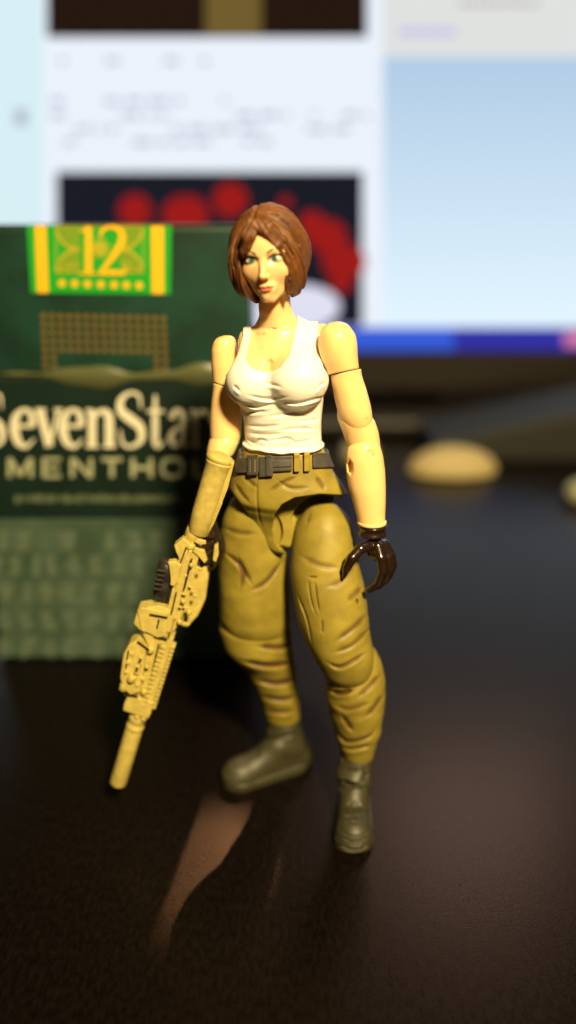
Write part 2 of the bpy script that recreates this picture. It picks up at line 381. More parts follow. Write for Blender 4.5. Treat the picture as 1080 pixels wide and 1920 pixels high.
M_LID = pack_mat('green_card', (0.003, 0.020, 0.013), (0.005, 0.038, 0.025)); M_BODY = pack_mat('black_green_card', (0.003, 0.011, 0.008), (0.004, 0.016, 0.011))
M_WARN = pack_mat('grey_green_card', (0.034, 0.062, 0.040), (0.060, 0.095, 0.066))
hx = (BX1 - BX0) / 2
bm = bmesh.new(); add_box(bm, (BC, BY + 1.15, (ZL + .02 + 8.8) / 2), (hx, 1.15, (8.8 - ZL - .02) / 2), 0.10); bm_obj('lid', bm, M_LID, pack)
bm = bmesh.new(); add_box(bm, (BC, BY + 1.15, (ZL - .02) / 2), (hx, 1.15, (ZL - .02) / 2), 0.06); body = bm_obj('pack_body', bm, M_BODY, pack)
bm = bmesh.new(); add_box(bm, (BC, BY + 1.17, 3.27 / 2 + .03), (hx - .05, 1.18, 3.27 / 2 - .04), 0.02); bm_obj('warning_panel', bm, M_WARN, pack)
M_SG = flat('bright_green_ink', (0.012, 0.30, 0.025), 0.35, coat=.4); M_GOLD = flat('gold_ink', (0.72, 0.42, 0.015), 0.35, coat=.4)
M_GOLD2 = flat('thin_gold_ink', (0.36, 0.34, 0.02), 0.4, coat=.3); M_DOT = flat('dull_gold_ink', (0.13, 0.085, 0.014), 0.5); M_WHITE = flat('cream_white_ink', (0.62, 0.60, 0.46), 0.5)
M_WT = flat('pale_green_ink', (0.085, 0.122, 0.082), 0.6); M_SMALL = flat('small_text_ink', (0.10, 0.135, 0.07), 0.6)
p = Print(BY - .004); p.poly([(50, 423), (58, 549), (320, 552), (322, 423)]); stamp = p.done('tax_stamp', M_SG, pack)
p = Print(BY - .010); p.poly([(65, 423), (70, 549), (91, 549), (86, 423)]); p.done('gold_stripe', M_GOLD, stamp)
p = Print(BY - .010); p.poly([(283, 423), (285, 551), (307, 551), (307, 423)]); p.done('gold_stripe', M_GOLD, stamp)
for x in (116, 140, 164, 189, 214, 237, 261): p = Print(BY - .010); p.disc(x, 531 + (x - 116) * .03, 7); p.done('gold_dot', M_GOLD, stamp)
p = Print(BY - .016)
for k in range(17):
    y = 426 + k * 5.2
    if k not in (8,):
        a = 30 * math.exp(-((k - 8) / 3.2) ** 2)
        p.stroke([(106 + a, y), (150, y - 1 + rng.uniform(-1, 1))], 2.0); p.stroke([(226, y), (268 - a, y + rng.uniform(-1, 1))], 2.0)
for sx in (1, -1):
    c = 187; X = lambda x: c + sx * x
    p.stroke([(X(82), 430), (X(72), 452), (X(55), 464), (X(36), 467)], [4, 5, 6, 3]); p.stroke([(X(82), 508), (X(72), 484), (X(55), 471), (X(36), 467)], [4, 5, 6, 3])
    p.stroke([(X(80), 510), (X(60), 497), (X(40), 492)], 3); p.stroke([(X(56), 512), (X(56), 494)], 2.4); p.stroke([(X(44), 512), (X(44), 490)], 2.4)
for k in range(8):
    an = k * math.pi / 4 + .3; p.stroke([(188, 466), (188 + 10 * math.cos(an), 466 + 10 * math.sin(an)), (188 + 21 * math.cos(an + .25), 466 + 21 * math.sin(an + .25))], [2, 8, 2])
p.stroke([(104, 424), (270, 424)], 2); p.stroke([(104, 511), (150, 511)], 2); p.stroke([(235, 511), (270, 511)], 2); p.stroke([(105, 424), (105, 511)], 2); p.stroke([(269, 424), (269, 511)], 2)
p.done('stamp_engraving', M_GOLD2, stamp)['kind'] = 'stuff'
p = Print(BY - .022)
p.stroke([(166, 427), (166, 513)], 13); p.stroke([(150, 434), (158, 431), (168, 424)], [3, 6, 7]); p.stroke([(148, 513), (182, 513)], 4)
p.stroke([(188, 446), (192, 432), (208, 425), (225, 432), (229, 450), (218, 472), (202, 494), (187, 512)], [4, 7, 7, 11, 14, 13, 9, 6]); p.stroke([(186, 512), (210, 511), (232, 512)], [8, 10, 8]); p.stroke([(232, 514), (236, 499)], [7, 2])
p.done('printed_number', M_GOLD, pack)
p = Print(BY - .004)
for r_ in range(7):
    for c in range(15):
        if r_ >= 5 and 2 <= c <= 12: continue
        x = 81 + c * 16.1 + r_ * .7; y = 592 + r_ * 15.6 + c * .35; q = 6.6
        p.poly([(x - q, y), (x, y + q), (x + q, y), (x, y - q)])
p.done('gold_dot_pattern', M_DOT, pack)['kind'] = 'stuff'
M_MENTH = flat('grey_green_ink', (0.30, 0.32, 0.20), .5)
for ch, a, b in (('S', -40, 14), ('e', 17, 71), ('v', 66, 118), ('e', 108, 162), ('n', 160, 218), ('S', 217, 276), ('t', 274, 312), ('a', 312, 356), ('r', 354, 394), ('s', 394, 430)):
    p = Print(BY - .006); p.glyph(ch, a, b, 839, 735 if ch == 'S' else 766); p.done('printed_letter', M_WHITE, pack)
for ch, c, hw_ in (('M', 38, 24), ('E', 97, 19), ('N', 153, 22), ('T', 210, 20), ('H', 266, 21), ('O', 323, 22), ('L', 380, 18)):
    p = Print(BY - .006); p.glyph(ch, c - hw_, c + hw_, 895, 859); p.done('printed_letter', M_MENTH, pack)
p = Print(BY - .006)
for x in np.arange(28, 340, 8.5): p.rect(x, 926 + rng.uniform(0, 5), x + rng.uniform(3, 7), 944 - rng.uniform(0, 4))
p.done('small_print', M_SMALL, pack)['kind'] = 'stuff'
p = Print(BY - .03)
for r_, y in enumerate((1000, 1046, 1098, 1150, 1200)):
    x = -60 + rng.uniform(0, 30)
    while x < 300 - r_ * 14:
        wd = rng.uniform(24, 44)
        if rng.uniform() < .85:
            for q in range(4):
                a_ = rng.uniform(0, wd * .35); p.stroke([(x + a_, y + q * 9), (x + rng.uniform(wd * .6, wd), y + q * 9 + rng.uniform(-2, 2))], rng.uniform(4, 9))
            c_ = rng.uniform(.3, .7) * wd; p.stroke([(x + c_, y - 4), (x + c_ + rng.uniform(-4, 4), y + 34)], rng.uniform(4, 8))
        x += wd + rng.uniform(2, 9)
p.done('warning_print', M_WT, pack)['kind'] = 'stuff'
# loose cellophane fold lying over the joint of lid and body
bm = bmesh.new(); rows = []
for i in range(90):
    x = BX0 + .03 + i / 89 * (BX1 - BX0 - .06); u = i / 89
    h = .032 + .19 * math.exp(-((u - .46) / .13) ** 2) + .17 * math.exp(-((u - .84) / .12) ** 2) + .02 * math.sin(u * 40)
    z = ZL + .01 + .03 * math.sin(u * 9); bul = .02 + .25 * (h - .05)
    rows.append([bm.verts.new((x, BY - .012 - bul * math.sin(math.pi * t), z + h * (t - .5) * 1.9)) for t in (0, .15, .35, .5, .65, .85, 1)])
for a, b in zip(rows[:-1], rows[1:]):
    for j in range(6): bm.faces.new((a[j], b[j], b[j+1], a[j+1]))
bm_obj('cellophane_fold', bm, flat('olive_foil', (0.075, 0.085, 0.035), 0.28, coat=.5), pack, True)

# ------------------------------------------------------------------ monitor
MY = 35.0
mon = thing('computer_monitor', 'large lit computer monitor with dark bezel showing a web page of pictures', 'monitor', (7, MY + 3, 0))
def slab(name, x0, y0, x1, y1, dY, mat, par=None):
    pr = Print(MY - dY); pr.rect(x0, y0, x1, y1); return pr.done(name, mat, par or mon)
a = W(-330, 657, MY); b = W(1800, -70, MY)
bm = bmesh.new(); add_box(bm, ((a[0] + b[0]) / 2, MY + 1.3, (a[2] + b[2]) / 2 - .3), ((b[0] - a[0]) / 2 + 1.6, 1.2, (b[2] - a[2]) / 2 + 1.7), .4)
bm_obj('bezel', bm, plastic('black_bezel', (0.018, 0.014, 0.010), .35, vary=.2), mon)
bm = bmesh.new(); add_box(bm, (5.5, MY + 3, .5), (9, 5.5, .4), .3); bm_obj('stand_base', bm, D.materials['black_bezel'], mon)
bm = bmesh.new(); add_box(bm, (5.5, MY + 4.2, 4), (2.2, 1.2, 4), .3); bm_obj('stand_neck', bm, D.materials['black_bezel'], mon)
S = 1.1
pr = Print(MY + .08); pr.rect(-330, 657, 1800, -70); scr = pr.done('screen', glow('page_light', (0.76, 0.81, 0.89), S), mon)
def onscreen(name, x0, y0, x1, y1, k, col, col2=None, z=None):
    m = glow(name + '_light', col, S, col2, *(z or (0, 1))); return slab(name, x0, y0, x1, y1, -.06 + .02 * k, m)
onscreen('side_column', -330, 610, 80, -70, 1, (0.62, 0.79, 0.83))
zt, zb = W(800, 110, MY)[2], W(800, 600, MY)[2]
onscreen('wallpaper_panel', 718, 614, 1800, 106, 1, (0.70, 0.84, 0.93), (0.40, 0.55, 0.72), (zb, zt))
onscreen('page_header', 718, 104, 1800, -70, 1, (0.68, 0.69, 0.68))
onscreen('taskbar', -330, 657, 850, 614, 2, (0.035, 0.10, 0.62)); onscreen('taskbar_tray', 850, 657, 1800, 614, 2, (0.03, 0.03, 0.34)); onscreen('tray_icon', 1058, 650, 1100, 622, 3, (0.6, 0.18, 0.35))
onscreen('web_picture', 88, 70, 688, -320, 1, (0.018, 0.008, 0.005)); onscreen('picture_stripe', 385, 66, 490, -200, 2, (0.15, 0.10, 0.025))
onscreen('web_picture', 106, 612, 680, 322, 1, (0.010, 0.011, 0.018))
m_red = glow('red_spot_light', (0.33, 0.012, 0.010))
for k, q in enumerate(((253, 395, 31), (348, 402, 44, 36), (432, 375, 33), (535, 380, 12), (585, 420, 25), (612, 442, 38, 32), (645, 490, 42, 34), (640, 530, 22, 20))):
    pr = Print(MY - .003 * k); pr.disc(*q); pr.done('red_spot', m_red, mon)
pr = Print(MY - .0); pr.disc(560, 575, 78, 42); pr.disc(480, 590, 40, 30); pr.done('white_shape', glow('white_shape_light', (0.75, 0.75, 0.9)), mon)
pr = Print(MY + .0)
for y, x0, x1 in ((110, 110, 400), (185, 95, 440), (212, 95, 690), (238, 95, 670), (262, 120, 560)):
    x = x0
    while x < x1:
        wd = rng.uniform(8, 40)
        if rng.uniform() < .62: pr.rect(x, y, x + wd, y + 9)
        x += wd + 12
pr.rect(28, 205, 50, 235); pr.done('text_lines', glow('grey_text_light', (0.42, 0.45, 0.55)), mon)['kind'] = 'stuff'
pr = Print(MY + .0)
for x in range(750, 850, 12): pr.rect(x, 54, x + 9, 66)
pr.done('link_text', glow('violet_text_light', (0.45, 0.42, 0.85)), mon)['kind'] = 'stuff'
pr = Print(MY + .0)
for x in range(860, 1010, 14): pr.rect(x, 0, x + 10, 10)
pr.done('header_text', glow('olive_text_light', (0.42, 0.42, 0.36)), mon)['kind'] = 'stuff'

# ------------------------------------------------------------------ blurred things at the back of the desk
M_CREAM = plastic('cream_plastic', (0.46, 0.37, 0.17), .6); M_GREY = plastic('grey_green_plastic', (0.016, 0.016, 0.011), .7)
t = W(848, 880, 27.5); t[2] = 0
f = lambda P: smax(ell(P, (t[0], 27.5, .15), (1.65, .8, .92)), -(P[:, 2] - .0), .1)
o = sculpt('rounded_case', lambda P: smax(f(P), P[:, 2] - (1.25 + 0.04 * np.cos(P[:, 0] * 2)), .2), (t[0] - 2, 26.2, -.1), (t[0] + 2, 28.8, 2.2), .06, M_CREAM)
tag(o, 'cream rounded case lying on the desk behind the gloved hand', 'case')
t2 = W(672, 872, 29.0)
o = sculpt('pale_tin', lambda P: smax(rbox(P, (t2[0], 29, .4), (.7, .6, .4), .15), rbox(P, (t2[0], 29, .4), (.68, .58, .39), .3), .05), (t2[0] - 1.3, 28, -.1), (t2[0] + 1.3, 30, 1.1), .05, plastic('grey_cream_metal', (0.30, 0.27, 0.17), .5))
tag(o, 'small pale tin far behind the belt, half hidden by the arm', 'tin')
t3 = W(1010, 850, 30.0)
def slope(P):
    h = 1.1 + 0.22 * (P[:, 0] - t3[0] + 3); return smax(rbox(P, (t3[0] + 1.5, 31, 1.5), (6, 2, 1.6), .3), P[:, 2] - np.minimum(h, 3), .1)
o = sculpt('sloping_case', slope, (t3[0] - 5, 28.5, -.2), (t3[0] + 8, 33.5, 3.4), .12, M_GREY); tag(o, 'dark grey-green sloping case at the back of the desk beside the cream case', 'case')
t4 = W(1085, 935, 24.5); t4[2] = 0
o = sculpt('small_ball', lambda P: smax(ell(P, (t4[0], 24.5, .3), (.5, .5, .45)), -P[:, 2], .03), (t4[0] - .7, 23.8, -.1), (t4[0] + .7, 25.2, .9), .04, plastic('pale_green_plastic', (0.3, .3, .17), .5))
tag(o, 'small pale green ball lying alone on the desk, cut by the picture edge', 'ball')

# ------------------------------------------------------------------ the figure
fig = thing('action_figure', 'jointed toy figure of a woman in white tank top and olive trousers on the desk', 'action figure', (-.1, 10.1, 0))
def mixc(a, b, t): t = np.clip(t, 0, 1)[:, None]; return np.asarray(a) * (1 - t) + np.asarray(b) * t
SK = (0.84, 0.54, 0.25)

# head frame: a to the figure's left, b forward, c up; origin between the eyes' height and the skull's middle
yaw, roll = math.radians(12), math.radians(5)
HO = W(507, 483.5, 10.0)
fwd = np.array([-math.sin(yaw), -math.cos(yaw), -0.02]); fwd /= np.linalg.norm(fwd)
rt = np.array([math.cos(yaw), -math.sin(yaw), 0]); up = np.cross(fwd, rt); up = up if up[2] > 0 else -up
rt2 = math.cos(roll) * rt + math.sin(roll) * up; up2 = -math.sin(roll) * rt + math.cos(roll) * up
HM = np.stack([rt2, fwd, up2], 1)                # columns
def hl(P): return (P - HO) @ HM
def hw(a, b, c): return HO + HM @ np.array([a, b, c])
def face(P):
    q = hl(P); qa = q.copy(); qa[:, 0] = np.abs(qa[:, 0])
    d = ell(q, (0, -.05, .12), (.37, .45, .42))
    d = smin(d, ell(q, (0, .10, -.08), (.315, .315, .34)), .12)
    d = smin(d, cone(qa, (.195, -.02, -.20), (.045, .25, -.438), .095, .058), .14)       # jaw
    d = smin(d, ell(q, (0, .285, -.445), (.065, .06, .052)), .07)                        # chin
    d = smin(d, ell(qa, (.185, .235, -.13), (.10, .09, .09)), .10)                      # cheeks
    d = smin(d, ell(q, (0, .33, .17), (.24, .10, .15)), .10)                            # forehead
    d = smax(d, -ell(qa, (.150, .455, -.005), (.105, .075, .055)), .05)                 # sockets
    d = smin(d, ell(qa, (.148, .335, -.004), (.083, .06, .05)), .012)                   # eyeballs
    d = smin(d, chain(qa, [(.07, .40, .078), (.15, .405, .096), (.24, .33, .075)], (.02, .022, .02)), .05)  # brow ridge
    d = smin(d, chain(q, [(0, .385, .06), (0, .41, -.04), (0, .475, -.17)], (.03, .030, .038), .02), .045)  # nose
    d = smin(d, ell(q, (0, .47, -.185), (.045, .045, .035)), .02)
    d = smin(d, ell(qa, (.042, .43, -.195), (.028, .035, .026)), .015)                  # nostril wings
    d = smin(d, ell(q, (0, .332, -.33), (.12, .062, .09)), .06)                          # muzzle
    d = smin(d, chain(qa, [(0, .405, -.305), (.05, .398, -.300), (.095, .36, -.308)], (.022, .02, .008), .01), .014)   # upper lip
    d = smin(d, chain(qa, [(0, .392, -.350), (.04, .385, -.345), (.08, .355, -.322)], (.024, .02, .008), .01), .014) # lower lip
    d = smax(d, -chain(qa, [(0, .437, -.327), (.05, .428, -.322), (.10, .385, -.309)], (.008, .008, .006), .005), .01)
    d = smax(d, -ell(qa, (.025, .465, -.218), (.012, .02, .008)), .008)
    d = smax(d, -ell(q, (0, .41, -.400), (.08, .03, .018)), .05)
    return d
neckA, neckB = hw(0, -.10, -.35), W(522, 616, 10.26)
def neck(P): return chain(P, [neckA, W(515, 575, 10.16), neckB], (.20, .195, .27), .05)
def paint_head(P):
    q = hl(P); a, b, c = q.T; C = np.tile(np.array(SK), (len(P), 1)); fr = b > .18
    e = lambda x, s: np.clip(.5 - x / s, 0, 1)
    for s in (1, -1):
        x = (a - s * .152) * s                    # outward positive
        lid = lambda x, u, l: None
        top = .043 * (1 - np.clip((x + .01) / .094, -1, 1) ** 2) + .012 * x / .08; bot = -.032 * (1 - np.clip(x / .088, -1, 1) ** 2)
        cc = c + .002
        inside = np.minimum(top - cc, cc - bot)
        C = mixc(C, (.52, .46, .35), e(-inside, .010) * fr)
        ir = np.hypot(x + .012, (cc - .004))
        C = mixc(C, (.045, .12, .11), e(ir - .036, .010) * e(-inside, .008) * fr); C = mixc(C, (.11, .24, .22), e(np.hypot(x + .012, cc + .010) - .018, .012) * e(-inside, .008) * fr)
        C = mixc(C, (.008, .012, .012), e(ir - .014, .006) * fr)
        C = mixc(C, (.06, .022, .01), e(np.abs(cc - top - .006) - .011, .008) * (np.abs(x) < .098) * fr)          # upper lash line
        C = mixc(C, (.35, .15, .06), .6 * e(np.abs(cc - bot + .002) - .002, .008) * (np.abs(x) < .085) * fr)
        yb = .118 - .045 * np.clip((.02 - x) / .10, 0, 1) ** 1.5 - .012 * np.clip((x - .04) / .07, 0, 1) ; th = .0145 * np.clip(1.25 - (x + .08) / .17, .3, 1)
        C = mixc(C, (.06, .02, .006), .95 * e(np.abs(c - yb) - th, .008) * (x > -.088) * (x < .115) * fr)
    c0 = c; c = c - 1.5 * a * a
    lt = .022 + .008 * np.exp(-((np.abs(a) - .03) / .02) ** 2) - .006 * np.exp(-(a / .012) ** 2)
    lip = np.maximum(np.abs(a) - .105, 0) * 3 + np.where(c > -.325, (c + .325) / (lt * (1 - (a / .115) ** 2).clip(.05)), (-.325 - c) / (.047 * (1 - (a / .105) ** 2).clip(.05)))
    C = mixc(C, (.56, .13, .07), .85 * e(lip - 1.1, .35) * (b > .3)); C = mixc(C, (.25, .05, .03), .9 * e(np.abs(c + .325 + .0) - .0035, .005) * (np.abs(a) < .10) * (b > .3))
    c = c0
    C = mixc(C, (.3, .1, .05), .7 * e(np.hypot(np.abs(a) - .026, (c + .217)) - .008, .01) * (b > .3))
    C = mixc(C, (.80, .44, .27), .35 * np.exp(-((np.abs(a) - .19) / .07) ** 2 - ((c + .15) / .07) ** 2) * (b > .1))
    return C
lo, hi = HO - (.62, .62, .75), HO + (.62, .62, .65)
head = sculpt('head', lambda P: smin(face(P), smax(neck(P), P[:, 2] - neckA[2] - .1, .05), .05), lo - (0, 0, .1), hi, .0085, M_SKIN, fig, paint_head)
head.location = -Vector(OFF['action_figure'])

# hair: a shell with sculpted strands, opened over the face
OPEN = [(-.03, .325), (.02, .30), (.10, .20), (.18, .08), (.225, -.05), (.235, -.2), (.21, -.34), (.18, -.46), (.17, -.9), (-.20, -.9), (-.215, -.46), (-.245, -.32), (-.285, -.17), (-.30, -.02), (-.285, .05), (-.215, .075), (-.17, .14), (-.10, .24)]
ta = math.radians(28)
def strand(q):                                     # strands run like meridians from a pole at the parting
    a, b, c = q.T; a = a + .10 * np.clip(c * 2, 0, 1); b2 = b * math.cos(ta) - (c - .1) * math.sin(ta) * -1 * -1; c2 = b * math.sin(ta) + (c - .1) * math.cos(ta)
    return np.arctan2(a, b2), c2
def grooves(q):
    a, b, c = q.T; ph, c2 = strand(q); m = np.clip((.56 - c2) * 6, 0, 1)
    return m * (np.sin(ph * 17 + .8 * np.sin(c * 5 + 2 * np.sin(ph * 3))) * .55 + .3 * np.sin(ph * 39 + 1 + 1.2 * np.sin(c * 6)) + .25 * np.sin(ph * 67 + 2 * np.sin(c * 4)))
def hairf(P):
    q = hl(P); a, b, c = q.T
    body = ell(q, (-.035, -.10, .035), (.495, .55, .60))
    body = smin(body, ell(q, (-.30, -.02, -.10), (.20, .32, .34)), .14); body = smin(body, ell(q, (.20, -.02, -.06), (.20, .33, .38)), .14)
    d = body - .014 * grooves(q) - .017 * np.sin(strand(q)[0] * 6.5 + 1.2 + 1.5 * c) * np.clip((.45 - c) * 3, 0, 1) - .006 * wob(q, (3, 3, 3), 4)
    d += .032 * np.exp(-((a + .10) / .020) ** 2) * np.clip((c - .25) * 6, 0, 1) * (b > -.2)             # parting
    for pts, dp, sg in (([(-.07, .43), (.09, .40), (.23, .26), (.33, .05), (.37, -.18)], .026, .011), ([(-.10, .35), (.06, .33), (.17, .22), (.27, .04), (.30, -.15), (.27, -.4)], .022, .010), ([(-.13, .44), (-.25, .37), (-.35, .22), (-.385, 0), (-.36, -.2)], .026, .012),
                    ([(.0, .53), (.18, .47), (.34, .28), (.42, .02), (.42, -.2)], .016, .010), ([(-.2, .46), (-.33, .34), (-.43, .1), (-.43, -.15)], .014, .010)):
        d += dp * tapered(a, c, pts, sg) * (b > -.1)
    d = smax(d, -(c + .53 - .10 * np.exp(-((np.abs(a) - .38) / .09) ** 2) + .035 * np.sin(a * 27 + 1) + .015 * np.sin(a * 71)), .02)
    op = poly2(a, c, OPEN); d = smax(d, -np.maximum(op, .02 - b), .025)
    inner = ell(q, (-.01, -.02, -.30), (.25, .33, .42)); d = smax(d, -smax(inner, c + .25, .05), .03)
    fr = chain(q, [(-.10, .40, .42), (-.15, .43, .27), (-.215, .40, .12), (-.255, .35, .03)], (.06, .075, .055, .012), .03)
    fr = smin(fr, chain(q, [(-.06, .42, .38), (-.08, .445, .27), (-.14, .44, .15), (-.185, .42, .07)], (.045, .045, .03, .01), .02), .03)
    fr = fr - .006 * np.sin((a * .6 - c * .35) * 130)
    f2 = chain(q, [(-.05, .42, .39), (.08, .44, .30), (.19, .385, .14), (.262, .29, -.03), (.27, .23, -.25), (.23, .18, -.42)], (.04, .04, .04, .04, .04, .025), .02)
    f3 = chain(q, [(-.05, .40, .43), (.12, .41, .37), (.25, .33, .20), (.305, .18, -.05), (.30, .13, -.28)], (.035, .04, .045, .05, .04), .02)
    d = smin(d, fr, .02); d = smin(d, smin(f2, f3, .05) + .005 * np.sin((a + c * .6) * 90), .02); return d
def paint_hair(P):
    q = hl(P); ph, c2 = strand(q); n = wob(q, (9, 9, 5), 8); g = grooves(q)
    s = np.sin(ph * 80 + 2 * np.sin(q[:, 2] * 7)) * .5 + .5
    C = mixc((.065, .020, .004), (.165, .060, .011), s * .5 + n * .5 + .35); return mixc(C, (.045, .014, .005), np.clip(-g * 1.8 - .45, 0, .9))
hair = sculpt('hair', hairf, HO - (.72, .78, .75), HO + (.72, .72, .85), .009, M_HAIR, head, paint_hair)

# torso
TR = Loft([(611, 484, 566, 10.26, .4), (617, 468, 596, 10.26, .40), (628, 454, 611, 10.26, .48), (645, 446, 611, 10.25, .60), (680, 443, 610, 10.22, .68), (715, 444, 608, 10.20, .70),
           (745, 449, 603, 10.2, .70), (770, 455, 600, 10.2, .70), (800, 462, 598, 10.2, .70), (830, 463, 599, 10.2, .72), (858, 458, 602, 10.2, .72)], yaw=-.15, cap=.10)
BR, BL = W(560, 711, 9.86), W(473, 716, 10.02)
def torso0(P):
    d = TR(P); d = smin(d, neck(P), .2)
    for c, r in ((BR, R(51, BR)), (BL, R(45, BL))):
        e = ell(P, c, (r, r * .95, r * .98)); e2 = cone(P, c, c + (0, .22, .44), r * .78, .13); d = smin(d, smin(e, e2, .15), .10)
    d = smin(d, cone(P, W(466, 634, 10.3), W(604, 628, 10.25), .12, .15), .1)
    return d
def skin_t(P):
    x, y = proj(P); d = torso0(P)
    cl = [(.018, 3.5, [(493, 612), (470, 620)]), (.018, 4, [(528, 612), (566, 612), (590, 618)]), (.02, 5, [(510, 660), (508, 700)])]
    d = d - creases(P, [(.022, 4, [(478, 624), (505, 621)]), (.022, 4, [(528, 617), (575, 612)])], 10.1)
    return d + creases(P, [(.05, 5.5, [(506, 670), (503, 705)]), (.03, 4, [(514, 610), (514, 618)])], 10.1) + .004
torso = sculpt('torso', skin_t, (-.95, 9.0, W(0, 850, 10.2)[2]), (.75, 10.95, W(0, 566, 10.2)[2]), .0125, M_SKIN, fig, lambda P: np.tile(np.array(SK), (len(P), 1)))
NECKL = [(474, 560), (470, 628), (463, 655), (461, 678), (474, 692), (492, 697), (508, 697), (525, 690), (541, 668), (549, 640), (556, 612), (562, 560)]
ARML = [(380, 560), (456, 600), (455, 630), (446, 662), (435, 685), (426, 700), (380, 720)]
ARMR = [(598, 560), (596, 610), (597, 640), (600, 668), (607, 690), (618, 706), (680, 720), (680, 560)]
def wr(P):
    L = [(.020, 3.0, [(462, 740), (500, 748), (540, 744)]), (.022, 3.2, [(452, 755), (480, 763), (515, 757)]), (.02, 3, [(520, 752), (560, 756), (612, 742)]), (.016, 3, [(463, 774), (500, 770)]),
         (.016, 3, [(500, 781), (545, 776), (580, 781)]), (.02, 3, [(462, 798), (495, 800), (530, 796)]), (.018, 3, [(520, 808), (560, 803), (600, 806)]), (.03, 3, [(463, 824), (478, 830), (488, 824), (505, 829)]),
         (.03, 3, [(505, 826), (540, 822), (556, 829), (596, 822)]), (.02, 3, [(590, 735), (600, 722), (612, 716)]), (.022, 3, [(438, 722), (450, 735)]), (.012, 3, [(490, 716), (530, 726)]), (.018, 3, [(560, 790), (598, 786)]), (.018, 3, [(463, 812), (500, 815), (540, 812)])]
    d = creases(P, L, 10.25, 3)
    d -= .6 * creases(P, [(a * .9, s * 1.2, [(x, y + 6.5) for x, y in pt]) for a, s, pt in L], 10.25)
    return d
HEMZ = W(530, 843, 10.0)[2]
def topf(P):
    x, y = proj(P); d = torso0(P) - .030; px = 10.0 / FPX
    back = P[:, 1] > 10.32
    cut = np.where(back, np.maximum(-poly2(P[:, 0], P[:, 2], [(-.42, 7.05), (-.1, 6.75), (.1, 7.05), (.18, 9), (-.5, 9)]), 0) * 0 + 1, 1)
    g = np.minimum(np.minimum(poly2(x, y, NECKL), poly2(x, y, ARML)), poly2(x, y, ARMR)) * px
    d = smax(d, -g, .012)
    gr = wob(P, (2.2, 3, 13), 11) * .007 * (1 / (1 + np.exp((P[:, 2] - W(0, 735, 9.8)[2]) * 14)))
    d = d + wr(P) - gr
    hem = HEMZ + .006 * np.sin(P[:, 0] * 13) + .004 * np.sin(P[:, 0] * 31 + 1)
    d = smin(d, smax(np.abs(TR(P) - .035) - .03, np.abs(P[:, 2] - hem - .02) - .025, .02), .03)
    return smax(d, hem - P[:, 2], .02)
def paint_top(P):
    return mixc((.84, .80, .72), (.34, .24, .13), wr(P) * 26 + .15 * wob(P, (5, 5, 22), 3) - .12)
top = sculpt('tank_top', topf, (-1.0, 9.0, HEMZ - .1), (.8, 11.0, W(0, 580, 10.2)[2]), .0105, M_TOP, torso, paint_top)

# hips with openings for the thighs
PV = Loft([(842, 455, 609, 10.2, .70), (858, 450, 614, 10.2, .70), (880, 441, 624, 10.2, .66), (905, 431, 642, 10.2, .62), (930, 428, 655, 10.2, .60), (946, 436, 657, 10.22, .56), (965, 452, 630, 10.22, .55),
           (990, 470, 590, 10.22, .62), (1010, 485, 570, 10.2, .75), (1024, 498, 560, 10.18, .9), (1034, 512, 548, 10.18, .9)], yaw=-.12)
HOLE = [(532, 1036), (518, 1018), (511, 992), (515, 965), (528, 946), (552, 933), (600, 926), (700, 931), (720, 1100), (560, 1100)]
HOLEL = [(424, 905), (440, 930), (462, 960), (478, 992), (496, 1022), (520, 1040), (505, 1100), (380, 1100), (380, 900)]
PVL = [(.022, 3.5, [(560, 893), (530, 905), (500, 925)]), (.025, 4, [(590, 893), (600, 905), (610, 920)]), (.02, 4, [(455, 890), (470, 905), (483, 915)]), (.014, 2.2, [(482, 892), (482, 940), (487, 975), (497, 1000)]), (.02, 4, [(440, 905), (452, 925), (470, 945)]), (.02, 4, [(520, 900), (545, 915), (580, 914)])]
def pelvis(P):
    x, y = proj(P); px = 10.4 / FPX; d = PV(P) + creases(P, PVL, 10.3)
    shell = smax(d, -poly2(x, y, HOLE) * px, .02); shell = smax(shell, -poly2(x, y, HOLEL) * px, .02)
    inner = smax(PV(P) + .10, P[:, 2] - W(0, 900, 10.2)[2], .05); inner = smax(inner, 10.12 - P[:, 1], .05)
    thL, thR = sphere(P, W(606, 985, 10.12), .46), sphere(P, W(478, 985, 10.35), .46)
    inner = smax(inner, -smax(thL, P[:, 1] - 10.36, .02), .02); inner = smax(inner, -smax(thR, P[:, 1] - 10.5, .02), .02)
    keep = cone(P, W(545, 975, 10.24), W(540, 1016, 10.2), .09, .09)
    d = smin(shell, smin(inner, keep, .03), .02)
    d = smin(d, smax(np.abs(PV(P) - .018) - .02, np.abs(P[:, 2] - W(0, 850, 9.75)[2]) - .02, .02), .02)
    return d
PT = (0.26, 0.19, 0.026)
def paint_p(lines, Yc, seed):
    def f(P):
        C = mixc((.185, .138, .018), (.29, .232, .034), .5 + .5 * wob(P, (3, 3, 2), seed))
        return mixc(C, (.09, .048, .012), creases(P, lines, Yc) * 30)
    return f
pel = sculpt('pelvis', pelvis, (-1.0, 9.3, W(0, 1050, 10)[2]), (1.05, 11.1, W(0, 838, 10.2)[2] + .1), .0125, M_PANT, fig, paint_p(PVL, 10.3, 5))

